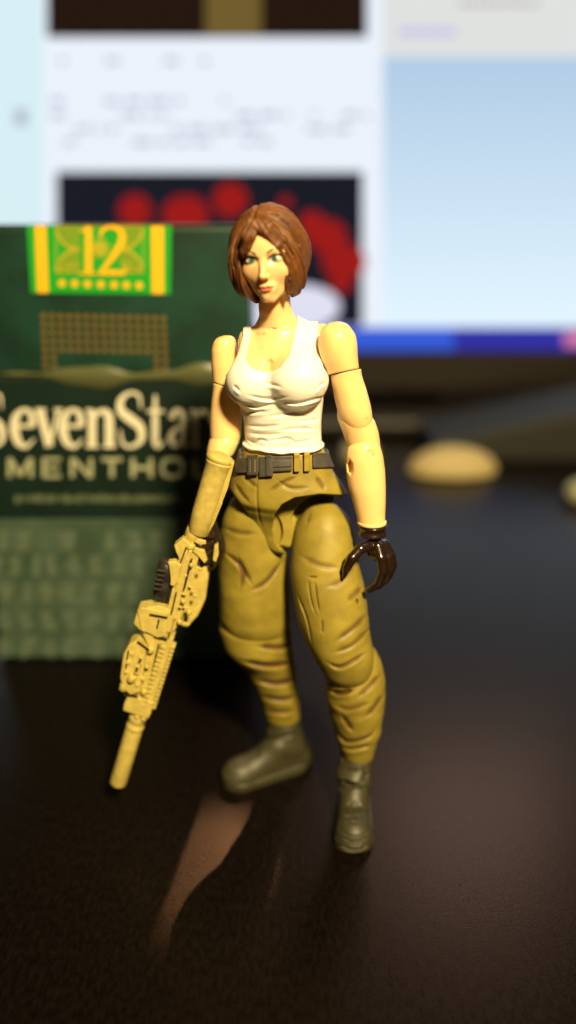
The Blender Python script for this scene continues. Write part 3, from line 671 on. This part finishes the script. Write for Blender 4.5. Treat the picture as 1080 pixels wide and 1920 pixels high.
# belt, buckle and loops
def band(P, y0, y1, x0, x1, off, th):
    x, y = proj(P); px = 10 / FPX; d = np.abs(PV(P) - off) - th
    return smax(smax(d, np.maximum(y0 + (x - 530) * -.04 - y, y - y1 - (x - 530) * -.04) * px, .01), np.maximum(np.maximum(x0 - x, x - x1) * px, P[:, 1] - 10.3), .01)
BB = ((-1.0, 9.2, W(0, 900, 10)[2]), (1.0, 11.1, W(0, 838, 10)[2]))
def beltf(P):
    x, y = proj(P); px = 10 / FPX
    d = band(P, 855, 884, 440, 547, .028, .02); d = smin(d, band(P, 852, 880, 587, 640, .028, .02), .01)
    back = smax(np.abs(PV(P) - .028) - .02, np.abs(P[:, 2] - W(0, 868, 9.9)[2]) - .09, .01); return np.minimum(d, np.where(P[:, 1] > 10.1, back, 9))
belt = sculpt('belt', beltf, *BB, .0125, M_BELT, fig)
def buck(P):
    d = band(P, 851, 889, 463, 484, .05, .025)
    for x in (459, 467, 475): d = smax(d, -band(P, 858, 882, x + 2.5, x + 5, .075, .014), .005)
    return d
def keeper(P):
    d = band(P, 852, 892, 498, 508, .05, .03); d = np.minimum(d, band(P, 860, 893, 486, 512, .045, .018)); return np.minimum(d, band(P, 862, 876, 508, 546, .05, .012))
sculpt('buckle', buck, BB[0], BB[1], .0095, M_BELT, belt); sculpt('strap_keeper', keeper, BB[0], BB[1], .0095, M_BELT, belt)
for x0, x1 in ((551, 562), (570, 581), (478, 483)):
    o = sculpt('belt_loop', lambda P: band(P, 850, 886, x0, x1, .045, .022), W(x0 - 12, 900, 9.3) - (0, 0, .1), W(x1 + 12, 838, 10.2), .009, M_PANT, belt, lambda P: np.tile(np.array(PT), (len(P), 1)))

# thighs, shins
LT = Loft([(942, 600, 616, 10.12, .9), (948, 585, 632, 10.12, .9), (958, 573, 644, 10.11, .95), (976, 561, 656, 10.10, 1), (1000, 553, 664, 10.08, 1), (1050, 546, 672, 10.0, 1), (1100, 548, 683, 9.92, 1), (1150, 556, 690, 9.84, 1),
           (1190, 569, 694, 9.78, 1), (1225, 586, 700, 9.74, 1), (1252, 600, 698, 9.74, .95), (1272, 612, 690, 9.78, .85), (1280, 625, 675, 9.8, .8)], yaw=.1, cap=.06)
LS = Loft([(1214, 668, 698, 9.98, 1.3), (1226, 655, 708, 9.97, 1.3), (1250, 628, 717, 9.93, 1.1), (1275, 612, 721, 9.9, 1), (1300, 612, 722, 9.9, 1), (1330, 617, 719, 9.92, 1), (1360, 625, 715, 9.94, 1), (1385, 632, 708, 9.96, 1), (1402, 637, 703, 9.97, 1), (1414, 641, 701, 9.98, 1)], cap=.03)
LTL = [(.026, 1.8, [(578, 1084), (582, 1120), (590, 1152)]), (.026, 1.8, [(590, 1086), (594, 1122), (600, 1155)]), (.022, 1.8, [(577, 1082), (596, 1082)]), (.02, 2.2, [(556, 1110), (575, 1160), (583, 1200), (584, 1215)]), (.024, 2.0, [(604, 1160), (604, 1190)]),
       (.028, 6, [(690, 1150), (660, 1180), (625, 1205)]), (.024, 5, [(696, 1175), (660, 1210), (620, 1225)]), (.03, 4, [(610, 1240), (640, 1250), (690, 1222)]), (.02, 6, [(560, 1040), (600, 1060), (640, 1065)]), (.02, 6, [(672, 1050), (640, 1090), (610, 1100)]), (.022, 6, [(680, 1100), (650, 1130)]), (.024, 4, [(584, 950), (575, 985)]), (.02, 3, [(650, 950), (660, 985)]), (.03, 2.2, [(668, 1122), (672, 1134)])]
LSL = [(.10, 4.5, [(608, 1276), (630, 1282), (655, 1277), (690, 1255)]), (.06, 4, [(618, 1296), (640, 1299), (665, 1293)]), (.03, 5, [(716, 1262), (690, 1290), (665, 1312)]), (.028, 5, [(720, 1300), (695, 1335), (680, 1345)]), (.035, 5, [(640, 1340), (650, 1355), (662, 1372)]), (.03, 4, [(630, 1370), (650, 1390), (690, 1382), (708, 1360)]),
       (.03, 3, [(638, 1400), (660, 1404), (700, 1397)]), (.022, 5, [(625, 1320), (655, 1330), (700, 1315)])]
def rid(lines, dy=8, k=.28): return [(a * k, s * 1.3, [(x, y + dy) for x, y in pt]) for a, s, pt in lines]
def wrapf(L, lines, Yc, seed, amp=.012, fr=(3, 3, 4)):
    def f(P): return L(P) + creases(P, lines, Yc) - creases(P, rid(lines), Yc) - amp * wob(P, fr, seed)
    return f
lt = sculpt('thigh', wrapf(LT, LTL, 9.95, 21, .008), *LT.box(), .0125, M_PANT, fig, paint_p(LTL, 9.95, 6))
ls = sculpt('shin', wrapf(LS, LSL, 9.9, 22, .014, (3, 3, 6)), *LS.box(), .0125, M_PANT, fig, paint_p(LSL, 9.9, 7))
RT = Loft([(925, 445, 520, 10.4, .8), (945, 428, 530, 10.4, .9), (975, 417, 534, 10.42, .95), (1010, 412, 538, 10.44, .95), (1060, 409, 541, 10.48, .95), (1110, 410, 545, 10.52, .95), (1150, 412, 545, 10.56, .95), (1172, 418, 543, 10.58, .9), (1184, 430, 535, 10.6, .8)], yaw=-.2, cap=.05)
RS = Loft([(1150, 425, 535, 10.62, .9), (1175, 412, 546, 10.64, .9), (1200, 416, 549, 10.66, .9), (1225, 432, 551, 10.7, .9), (1250, 456, 554, 10.76, .9), (1275, 472, 556, 10.82, .9), (1300, 482, 560, 10.88, .9), (1325, 490, 562, 10.94, .9), (1345, 496, 563, 10.98, .9)], cap=.03)
RTL = [(.03, 5, [(420, 1035), (450, 1060), (475, 1100)]), (.025, 5, [(445, 1040), (455, 1075), (450, 1110)]), (.03, 5, [(530, 1050), (500, 1090), (465, 1110)]), (.02, 5, [(420, 990), (450, 1000), (480, 1000)])]
RSL = [(.05, 5, [(430, 1164), (480, 1168), (545, 1164)]), (.04, 5, [(480, 1212), (520, 1214), (550, 1208)]), (.05, 5, [(450, 1238), (500, 1248), (552, 1242)]), (.045, 5, [(478, 1275), (520, 1282), (556, 1272)]), (.04, 5, [(485, 1305), (530, 1312), (560, 1303)]), (.04, 4, [(492, 1332), (530, 1336), (560, 1330)])]
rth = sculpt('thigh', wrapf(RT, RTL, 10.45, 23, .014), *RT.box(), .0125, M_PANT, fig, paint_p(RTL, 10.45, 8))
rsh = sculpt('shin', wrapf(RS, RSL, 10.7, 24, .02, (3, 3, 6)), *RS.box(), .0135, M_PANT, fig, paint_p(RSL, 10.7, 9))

# boots: local frame with x across, y towards the toe, z up
def boot(ankle, toe, shaft_top, rshaft):
    ankle = np.array(ankle, float); toe = np.array(toe, float); f = toe - ankle; L = np.linalg.norm(f[:2]); f = f[:2] / L
    M = np.stack([np.array([f[1] * -1, f[0], 0]), np.array([f[0], f[1], 0]), np.array([0, 0, 1.])], 1); O = np.array([ankle[0], ankle[1], 0])
    lean = (np.array(shaft_top) - O) @ M; k = L / 1.12
    def fn(P):
        q = (P - O) @ M; y = q[:, 1] / k; x = q[:, 0]; z = q[:, 2]; Q = np.stack([x, y, z], 1)
        d = ell(Q, (0, .80, .17), (.285, .34, .27)); d = smin(d, ell(Q, (0, .35, .20), (.235, .5, .28)), .12)
        d = smin(d, ell(Q, (0, -.12, .2), (.235, .27, .30)), .12)
        d = smin(d, chain(Q, [(0, .55, .26), (0, .2, .52), (lean[0], lean[1] / k, lean[2] * .72)], (.20, .235, rshaft * .97), .06), .12)
        sh = chain(Q, [(0, -.02, .45), (lean[0], lean[1] / k, lean[2])], (.24, rshaft), .02); d = smin(d, smax(sh, z - lean[2], .03), .08)
        d += .016 * np.exp(-((np.hypot((y - .58) * 1.0, x * .45) - .0 - .03) / .018) ** 2) * (z > .15)      # toe cap seam
        d += .012 * np.exp(-((z - .36 + .5 * (y - .7)) / .02) ** 2) * (y > .5) * (np.abs(x) < .14) * .8
        for i in range(3): d += .016 * np.exp(-((z - (.19 + .06 * i) + .0 * x) / .014) ** 2) * np.clip((y - .85) * 6, 0, 1)
        d -= .028 * np.exp(-((z - .82 - .25 * x) / .09) ** 2) * np.clip((y + .1) * 6, 0, 1) ; d += .04 * np.exp(-((z - .70 - .5 * x) / .028) ** 2) * np.clip((y + .0) * 8, 0, 1)
        d -= .02 * np.exp(-((z - 1.08) / .05) ** 2); d -= .008 * wob(Q, (4, 4, 5), 31)
        sole = smax(np.hypot(np.maximum(np.abs(y - .40) - .42, 0), x) - (.275 + .03 * np.clip(y, 0, 1)), np.abs(z - .07) - .07, .015)
        ftr = (-.24 - y) * 1.0
        return smax(smin(smax(d, -z, .01), smax(sole, ftr, .03), .015), -z, .005)
    lo = np.minimum(np.minimum(ankle, toe), shaft_top) - .5; hi = np.maximum(np.maximum(ankle, toe), shaft_top) + .5; lo[2] = -.05; hi[2] = lean[2] + .08
    return fn, lo, hi
A1 = W(667, 1412, 9.98); T1 = W(663, 1600, 8.93)
fn, lo, hi = boot((W(667, 1412, 9.98)[0] - .02, 9.93, 0), (T1[0], 8.93, 0), W(668, 1408, 9.98), .245)
BTL = [(.035, 2.2, [(633, 1523), (660, 1518), (696, 1523)]), (.03, 2, [(648, 1531), (673, 1531)]), (.03, 2, [(646, 1541), (660, 1543), (676, 1541)]), (.04, 2.4, [(640, 1571), (665, 1578), (690, 1571)]), (.04, 2.4, [(634, 1584), (665, 1592), (696, 1583)]), (.03, 2.2, [(633, 1595), (660, 1603), (692, 1596)]),
       (.06, 3, [(634, 1465), (650, 1467), (672, 1475), (690, 1477)]), (.03, 2, [(640, 1430), (668, 1433), (694, 1428)]), (.035, 2, [(676, 1436), (682, 1445), (684, 1462), (690, 1470)]), (.025, 2, [(645, 1444), (674, 1446)])]
STR = [(632, 1412), (644, 1428), (692, 1428), (695, 1476), (668, 1471), (648, 1462), (630, 1462)]
def boot1(P):
    x, y = proj(P); fr = 1 / (1 + np.exp((P[:, 1] - 9.95) * 25))
    return fn1(P) + creases(P, BTL, 9.95) - .6 * creases(P, [(a, b, [(u, v - 4) for u, v in pt]) for a, b, pt in BTL[:6]], 9.95) - .035 * fr * np.clip(.5 - poly2(x, y, STR) / 3, 0, 1)
fn1 = fn; sculpt('boot', boot1, lo, hi, .0115, M_BOOT, fig)
A2 = W(545, 1380, 10.95); T2 = W(418, 1470, 10.35)
fn, lo, hi = boot((A2[0] - .0, 10.93, 0), (T2[0], 10.42, 0), W(530, 1342, 10.98), .24)
sculpt('boot', fn, lo, hi, .0135, M_BOOT, fig)

# arms
def limb(name, rows, ex=2.0, cap=.03, cut=None, lines=(), yaw=0., parent=None, mat=None, h=.0125, Yc=9.8):
    L = Loft(rows, yaw, ex, cap); f = lambda P: L(P) + creases(P, lines, Yc)
    g = (lambda P: smax(f(P), cut(P), .01)) if cut else f
    return sculpt(name, g, *L.box(), h, mat or M_LIMB, parent or fig), L
def disc(c, r, parent):
    c = W(c[0], c[1], c[2]); rr = R(r, c)
    sculpt('hinge_pin', lambda P: smax(np.hypot(P[:, 0] - c[0], P[:, 2] - c[2]) - rr, np.abs(P[:, 1] - c[1]) - .06, .012), c - (.2, .12, .2), c + (.2, .12, .2), .009, M_LIMB, parent)
def under(x0, y0, x1, y1, s):                      # half space below (s=1) or above (s=-1) a slanted line
    def f(P):
        x, y = proj(P); return s * (y - (y0 + (x - x0) * (y1 - y0) / (x1 - x0))) * .0068
    return f
o, _ = limb('shoulder', [(603, 626, 640, 9.85, 1), (607, 614, 650, 9.85, 1), (615, 604, 658, 9.85, 1), (630, 598, 667, 9.85, 1), (650, 597, 670, 9.85, 1), (670, 601, 671, 9.85, 1), (690, 610, 673, 9.85, 1), (715, 618, 676, 9.85, 1)], cut=under(620, 702, 674, 690, 1))
oa, _ = limb('upper_arm', [(680, 617, 676, 9.85, 1), (700, 619, 678, 9.85, 1), (730, 624, 687, 9.84, .98), (760, 630, 695, 9.83, .95), (780, 636, 698, 9.82, .9), (796, 645, 696, 9.82, .9), (805, 655, 689, 9.82, .9), (809, 663, 681, 9.82, .9)], cut=under(620, 704, 674, 692, -1), cap=.02)
disc((682, 776, 9.705), 8.5, oa)
oe, _ = limb('elbow', [(752, 634, 684, 9.87, .85), (775, 632, 692, 9.87, .85), (790, 634, 703, 9.87, .85), (812, 643, 710, 9.87, .85), (835, 650, 713, 9.87, .8), (860, 656, 716, 9.86, .7), (880, 665, 705, 9.86, .6)], cap=.05)
of, _ = limb('forearm', [(822, 672, 698, 9.80, 1), (828, 661, 707, 9.80, 1), (840, 652, 714, 9.80, .95), (860, 648, 719, 9.79, .92), (885, 649, 722, 9.78, .9), (910, 653, 723, 9.76, .9), (940, 661, 723, 9.74, .9), (965, 668, 722, 9.72, .9), (979, 671, 722, 9.71, .9)], cap=.01,
      cut=None, lines=[(.09, 3.5, [(655, 862), (658, 890)])], Yc=9.8)
disc((695, 845, 9.655), 9, of)
sculpt('wrist_rim', lambda P: smax(np.hypot((P[:, 0] - W(697, 979, 9.71)[0]), (P[:, 1] - 9.71) * 1.08) - R(27.5, W(697, 979, 9.71)), np.abs(P[:, 2] - W(697, 979, 9.71)[2]) - .022, .015), W(697, 979, 9.71) - (.3, .3, .1), W(697, 979, 9.71) + (.3, .3, .1), .009, M_LIMB, of)

limb('shoulder', [(629, 418, 434, 10.5, 1), (634, 407, 440, 10.5, 1), (643, 400, 443, 10.5, 1), (660, 396, 445, 10.5, 1), (680, 396, 445, 10.5, 1), (705, 398, 444, 10.5, 1), (735, 402, 446, 10.5, 1)], cut=under(398, 716, 424, 724, 1))
ou, _ = limb('upper_arm', [(705, 399, 446, 10.5, 1), (725, 399, 450, 10.5, 1), (755, 396, 452, 10.49, 1), (785, 394, 453, 10.47, 1), (812, 394, 452, 10.45, 1), (830, 397, 448, 10.44, 1), (840, 405, 440, 10.44, 1)], cut=under(398, 718, 424, 726, -1))
limb('elbow', [(812, 400, 446, 10.42, 1), (830, 391, 447, 10.4, 1), (848, 388, 440, 10.36, 1), (862, 394, 428, 10.33, .9)], cap=.05)
limb('forearm', [(840, 392, 440, 10.38, 1), (860, 389, 430, 10.35, 1), (890, 385, 421, 10.3, 1), (930, 380, 409, 10.24, 1), (970, 377, 402, 10.2, 1), (985, 378, 400, 10.18, 1)], cap=.02)

# gloved hand hanging open: palm, four bent fingers, thumb
def fingers(P, fs, k=.012):
    d = None
    for pts, rs in fs:
        e = chain(P, [W(*p) for p in pts], rs, .012); d = e if d is None else smin(d, e, k)
    return d
HF = [([(708, 1024, 9.58), (714, 1046, 9.50), (717, 1072, 9.50), (708, 1095, 9.54), (691, 1107, 9.58)], (.068, .062, .058, .056, .045)),
      ([(715, 1022, 9.68), (726, 1044, 9.64), (730, 1068, 9.64), (722, 1088, 9.68), (708, 1100, 9.72)], (.070, .068, .062, .055, .045)),
      ([(721, 1020, 9.78), (733, 1040, 9.77), (737, 1060, 9.78), (729, 1080, 9.81), (716, 1092, 9.84)], (.068, .064, .058, .050, .042)),
      ([(722, 1019, 9.87), (731, 1036, 9.90), (735, 1053, 9.92), (729, 1068, 9.95), (720, 1078, 9.97)], (.060, .056, .050, .045, .038))]
TF = [([(696, 1022, 9.62), (676, 1029, 9.52), (660, 1046, 9.46), (650, 1066, 9.46), (645, 1082, 9.48)], (.075, .072, .068, .055, .026))]
def hand(P):
    d = cone(P, W(701, 1003, 9.71), W(701, 1016, 9.70), .085, .10)
    d = smin(d, ell(P, W(706, 1030, 9.72), (.14, .21, .15)), .05)
    f = HF + TF; d = smin(d, fingers(P, f, .006), .02)
    d = smax(d, -sphere(P, W(684, 1019, 9.46), .04), .02)
    return d
gl = sculpt('gloved_hand', hand, W(628, 1120, 9.2) - (.1, 0, .2), W(752, 990, 10.1) + (.1, .1, .1), .0095, M_GLOVE, fig)
wc = W(698, 993, 9.71)
sculpt('cuff', lambda P: smax(np.hypot(P[:, 0] - wc[0], (P[:, 1] - wc[1]) * 1.05) - .185 + .01 * np.cos((P[:, 2] - wc[2]) * 50), np.abs(P[:, 2] - wc[2]) - .075, .02), wc - (.25, .25, .15), wc + (.25, .25, .15), .0095, M_GLOVE, gl)
# other gloved hand, closed round the rifle's grip
GH = [([(402, 1012, 10.2), (388, 1022, 10.02), (376, 1030, 9.9)], (.075, .07, .055)), ([(404, 1024, 10.2), (390, 1036, 10.02), (378, 1044, 9.9)], (.075, .07, .055)), ([(405, 1036, 10.2), (392, 1049, 10.02), (381, 1057, 9.92)], (.07, .066, .05)),
      ([(406, 1047, 10.2), (396, 1060, 10.04), (386, 1068, 9.95)], (.065, .06, .045)), ([(400, 1004, 10.15), (386, 1003, 10.0), (372, 1006, 9.9), (362, 1013, 9.86)], (.08, .07, .06, .04))]
gl2 = sculpt('gloved_hand', lambda P: smin(smin(ell(P, W(404, 1025, 10.18), (.15, .16, .26)), cone(P, W(394, 982, 10.17), W(402, 1010, 10.17), .10, .11), .05), fingers(P, GH, .006), .02), W(345, 1085, 9.6) - (0, .1, .1), W(440, 970, 10.5) + (.1, .1, .1), .011, M_GLOVE, fig)

# ------------------------------------------------------------------ toy rifle, held muzzle down
GA, GB = W(411, 858, 9.86), W(222, 1466, 9.62)
gx = (GB - GA) / np.linalg.norm(GB - GA); view = (GA + GB) / 2 - CP; view /= np.linalg.norm(view)
gn = np.cross(gx, np.cross(view, gx)); gn /= np.linalg.norm(gn)        # away from the viewer
gy = np.cross(gn, gx); gy = gy if gy[0] > 0 else -gy                    # magazine side
gun = thing('toy_rifle', 'tan yellow toy rifle with a long muzzle tube held pointing down by the figure', 'toy rifle', tuple(GB))
def G(px, py, dn=0.0):                             # point on the rifle's middle plane
    d = FW + (px - 540) / FPX * np.array([1, 0, 0]) - (py - 960) / FPX * UP
    return CP + d * (((GA - CP) @ gn) / (d @ gn)) + gn * dn
def gprism(name, pts, w0, w1, mat=None, bev=.014, parent=None, bm=None):
    own = bm is None; bm = bmesh.new() if own else bm
    a = [bm.verts.new(v3(G(x, y, w0))) for x, y in pts]; b = [bm.verts.new(v3(G(x, y, w1))) for x, y in pts]; n = len(a)
    fs = [bm.faces.new(a), bm.faces.new(b[::-1])] + [bm.faces.new((a[i], b[i], b[(i+1) % n], a[(i+1) % n])) for i in range(n)]
    if bev: bmesh.ops.bevel(bm, geom=list({e for f in fs for e in f.edges}), offset=bev, segments=2, profile=.5, affect='EDGES')
    if own:
        bmesh.ops.recalc_face_normals(bm, faces=bm.faces); return bm_obj(name, bm, mat or M_GUN, parent or gun)
def tube(name, prof, mat=None, parent=None, n=28, dn=0.0, bm=None):
    """prof: (px, py, radius px)"""
    own = bm is None; bm = bmesh.new() if own else bm; rings = []
    ax = v3(gx); u = v3(gy); v = v3(gn)
    for x, y, r in prof:
        c = G(x, y, dn); rr = R(r, c)
        rings.append([bm.verts.new(v3(c) + (u * math.cos(t) + v * math.sin(t)) * rr) for t in [2 * math.pi * i / n for i in range(n)]])
    for a, b in zip(rings[:-1], rings[1:]):
        for i in range(n): bm.faces.new((a[i], a[(i+1) % n], b[(i+1) % n], b[i]))
    bm.faces.new(rings[0]); bm.faces.new(rings[-1][::-1])
    if own:
        bmesh.ops.recalc_face_normals(bm, faces=bm.faces); o = bm_obj(name, bm, mat or M_GUN, parent or gun, True); return o
def lerp(a, b, t): return (a[0] + (b[0] - a[0]) * t, a[1] + (b[1] - a[1]) * t)
def along(a, b, prof): return [(*lerp(a, b, t), r) for t, r in prof]
# muzzle tube and barrel
tube('muzzle_tube', along((221, 1469), (256, 1352), [(0, 12), (0, 14.5), (.03, 16), (.9, 16), (.93, 15), (1, 14)]))
tube('barrel', along((252, 1366), (272, 1300), [(0, 15.5), (.05, 17), (.12, 17), (.16, 14.5), (.22, 14.5), (.26, 16.5), (.40, 16.5), (.45, 13), (1, 13)]))
for c in ((258, 1336), (270, 1339)): tube('gas_block', along((c[0], c[1] + 5), (c[0] + 3, c[1] - 6), [(0, 4), (.2, 6), (.8, 6), (1, 4)]), n=12, dn=-.10)
# handguard
hg = gprism('handguard', [(240, 1318), (282, 1333), (329, 1188), (290, 1172)], -.13, .16, bev=.03)
gprism('handguard_collar', [(236, 1310), (234, 1322), (281, 1338), (286, 1326), (291, 1308), (244, 1292)], -.155, .18, bev=.02)
for k in range(16):                                   # rail teeth
    t = k / 15.5; x, y = lerp((285, 1322), (322, 1206), t); gprism('rail_tooth', [(x - 6, y), (x + 7, y + 4), (x + 8.5, y - .6), (x - 4.5, y - 4.6)], -.06, .08, bev=.004, parent=hg)
for k in range(14):
    t = k / 13.5; x, y = lerp((272, 1312), (309, 1200), t); gprism('rail_tooth', [(x - 5, y), (x + 5, y + 3.5), (x + 6.5, y - .6), (x - 3.5, y - 4.2)], -.165, -.12, bev=.004, parent=hg)
for k in range(4):
    x, y = lerp((276, 1290), (303, 1205), k / 3); gprism('vent_slot', [(x - 3, y + 6), (x + 1, y + 7), (x + 4, y - 5), (x, y - 6)], -.135, -.126, mat=M_BLACK, bev=0, parent=hg)
# aiming device on the upper rail
ad = gprism('aiming_device', [(236, 1277), (230, 1258), (236, 1214), (246, 1196), (262, 1188), (280, 1204), (268, 1284), (250, 1290)], -.22, .10, bev=.03)
tube('device_knob', along((234, 1284), (240, 1268), [(0, 6), (.15, 9), (.8, 9), (1, 7)]), n=16, dn=-.15, parent=ad)
tube('device_knob', along((250, 1262), (256, 1250), [(0, 6), (.2, 8), (.8, 8), (1, 6)]), n=14, dn=-.24, parent=ad)
for x, y in ((262, 1238), (268, 1222)):
    gprism('device_ring', [(x - 6, y + 8), (x + 4, y + 10), (x + 8, y - 5), (x - 2, y - 9)], -.27, -.20, bev=.015, parent=ad); gprism('device_recess', [(x - 3, y + 4), (x + 1, y + 5), (x + 4, y - 3), (x + 0, y - 5)], -.276, -.262, mat=M_BLACK, bev=0, parent=ad)
tube('clamp_screw', along((284, 1214), (288, 1202), [(0, 5), (.2, 7), (.8, 7), (1, 5)]), n=14, dn=-.16, parent=ad)
tube('clamp_screw', along((272, 1290), (276, 1280), [(0, 4), (.2, 6), (.8, 6), (1, 4)]), n=14, dn=-.17, parent=ad)
for x, y in ((246, 1226), (252, 1210), (242, 1243), (262, 1268), (272, 1256), (280, 1234)):
    gprism('device_rib', [(x - 4, y + 3), (x + 4, y + 5), (x + 5, y), (x - 3, y - 3)], -.245, -.21, bev=.006, parent=ad)
# front sight block
fs = gprism('sight_block', [(254, 1160), (262, 1132), (300, 1126), (326, 1136), (315, 1184), (296, 1186), (280, 1172), (272, 1178)], -.17, .10, bev=.02)
gprism('sight_block_plate', [(262, 1134), (268, 1128), (322, 1138), (318, 1146), (284, 1140), (276, 1172), (270, 1172)], -.20, -.15, bev=.01, parent=fs)
gprism('sight_foot', [(268, 1180), (272, 1168), (296, 1176), (292, 1200), (280, 1204)], -.12, .06, bev=.02)
gprism('sight_slot', [(296, 1168), (299, 1169), (303, 1152), (300, 1151)], -.178, -.165, mat=M_BLACK, bev=0, parent=fs)
# receivers
gprism('lower_receiver', [(316, 1190), (322, 1160), (350, 1040), (360, 1018), (372, 1018), (377, 1030), (364, 1078), (354, 1120), (336, 1170), (324, 1182)], -.07, .14, bev=.03)
gprism('upper_receiver', [(304, 1186), (334, 1060), (342, 1012), (364, 1018), (346, 1092), (322, 1192)], -.15, .15, bev=.03)
gprism('receiver_rib', [(322, 1134), (346, 1042), (357, 1022), (364, 1024), (356, 1046), (334, 1134), (322, 1176), (314, 1174)], -.185, -.13, bev=.015)
gprism('magazine', [(350, 1182), (336, 1178), (352, 1108), (364, 1064), (386, 1068), (390, 1086), (384, 1130), (370, 1160)], .08, .26, bev=.03)
gprism('grip_guard', [(360, 1028), (366, 1020), (384, 1028), (390, 1046), (384, 1052), (374, 1036)], -.10, -.02, bev=.012)
gprism('trigger_guard', [(399, 1050), (402, 1022), (409, 1018), (410, 1040), (405, 1054)], -.02, .06, bev=.012)
gprism('sling_loop', [(366, 1008), (372, 1002), (388, 1006), (389, 1012), (378, 1014)], -.18, -.13, bev=.012)
for x, y, q in ((340, 1090, 4), (345, 1120, 4), (356, 1140, 5), (338, 1158, 4), (350, 1072, 3), (366, 1110, 3), (330, 1150, 3), (360, 1052, 4), (376, 1060, 3)):
    tube('receiver_pin', along((x, y + q), (x + 1.5, y - q), [(0, q * .6), (.2, q), (.8, q), (1, q * .6)]), n=10, dn=-.14)
for x, y in ((336, 1128), (352, 1130), (344, 1104), (350, 1160), (362, 1092)):
    gprism('receiver_ridge', [(x - 7, y + 2), (x + 7, y + 5), (x + 8, y + 2), (x - 6, y - 1)], -.145, -.11, bev=.004)
# rear: sight mount, buffer joint and stock
gprism('rear_sight', [(328, 1016), (346, 1002), (360, 1012), (352, 1040), (338, 1044), (336, 1026)], -.16, .02, bev=.02)
gprism('rear_bracket', [(322, 1056), (318, 1044), (330, 1042), (344, 1050), (336, 1082), (330, 1090), (322, 1086), (326, 1072)], -.20, -.08, bev=.015)
tube('stock_joint', along((352, 1034), (368, 990), [(0, 12), (.2, 15), (.5, 13), (.6, 17), (.85, 17), (1, 16)]))
tube('joint_knob', along((357, 1024), (362, 1012), [(0, 5), (.2, 8), (.8, 8), (1, 5)]), n=14, dn=-.13)
st = tube('stock', along((371, 1000), (412, 864), [(0, 18), (.02, 21), (.3, 22.5), (.8, 23.5), (.95, 24.5), (.97, 26), (1, 26)]))
tube('stock_end', along((411, 866), (413.5, 851), [(0, 22), (.15, 26), (.6, 26), (.8, 24), (1, 16)]), parent=st)
gprism('stock_comb', [(390, 1000), (386, 994), (404, 950), (420, 905), (432, 860), (440, 866), (428, 912), (412, 952), (400, 984)], -.08, .08, bev=.02, parent=st)
gprism('stock_web', [(396, 988), (402, 978), (418, 940), (414, 936)], -.1, -.02, bev=.01, parent=st)
# black optic with ribbed body
op = tube('optic', along((304, 1120), (317, 1052), [(0, 15), (.04, 18.5), (.4, 19), (.45, 17), (.55, 17), (.6, 20), (.95, 19), (1, 15)]), mat=M_BLACK)
for k in range(5):
    x, y = lerp((300, 1096), (308, 1062), k / 4)
    gprism('optic_rib', [(x - 11, y + 1), (x + 5, y + 4), (x + 6, y), (x - 10, y - 3)], -.17, -.12, mat=M_BLACK, bev=.006, parent=op)
gprism('optic_mount', [(306, 1122), (322, 1126), (338, 1062), (322, 1058)], -.10, .1, mat=M_BLACK, bev=.015, parent=op)

# dark joints between the rifle's pieces
for a, b, w0, q in (((348, 1096), (362, 1040), -.155, 1.6), ((318, 1186), (330, 1146), -.155, 1.6), ((292, 1184), (316, 1190), -.16, 1.8), ((262, 1190), (284, 1206), -.225, 1.8), ((236, 1292), (262, 1296), -.165, 1.6),
                    ((300, 1200), (276, 1300), -.135, 1.5), ((334, 1100), (324, 1142), -.19, 1.5), ((284, 1140), (318, 1146), -.205, 1.3), ((246, 1206), (240, 1250), -.225, 1.4), ((340, 1050), (352, 1018), -.165, 1.4)):
    d_ = np.array(b, float) - a; n_ = np.array([-d_[1], d_[0]]) / np.linalg.norm(d_) * q
    gprism('seam', [tuple(a + n_), tuple(b + n_), tuple(b - n_), tuple(a - n_)], w0 - .002, w0 + .02, mat=M_BLACK, bev=0)
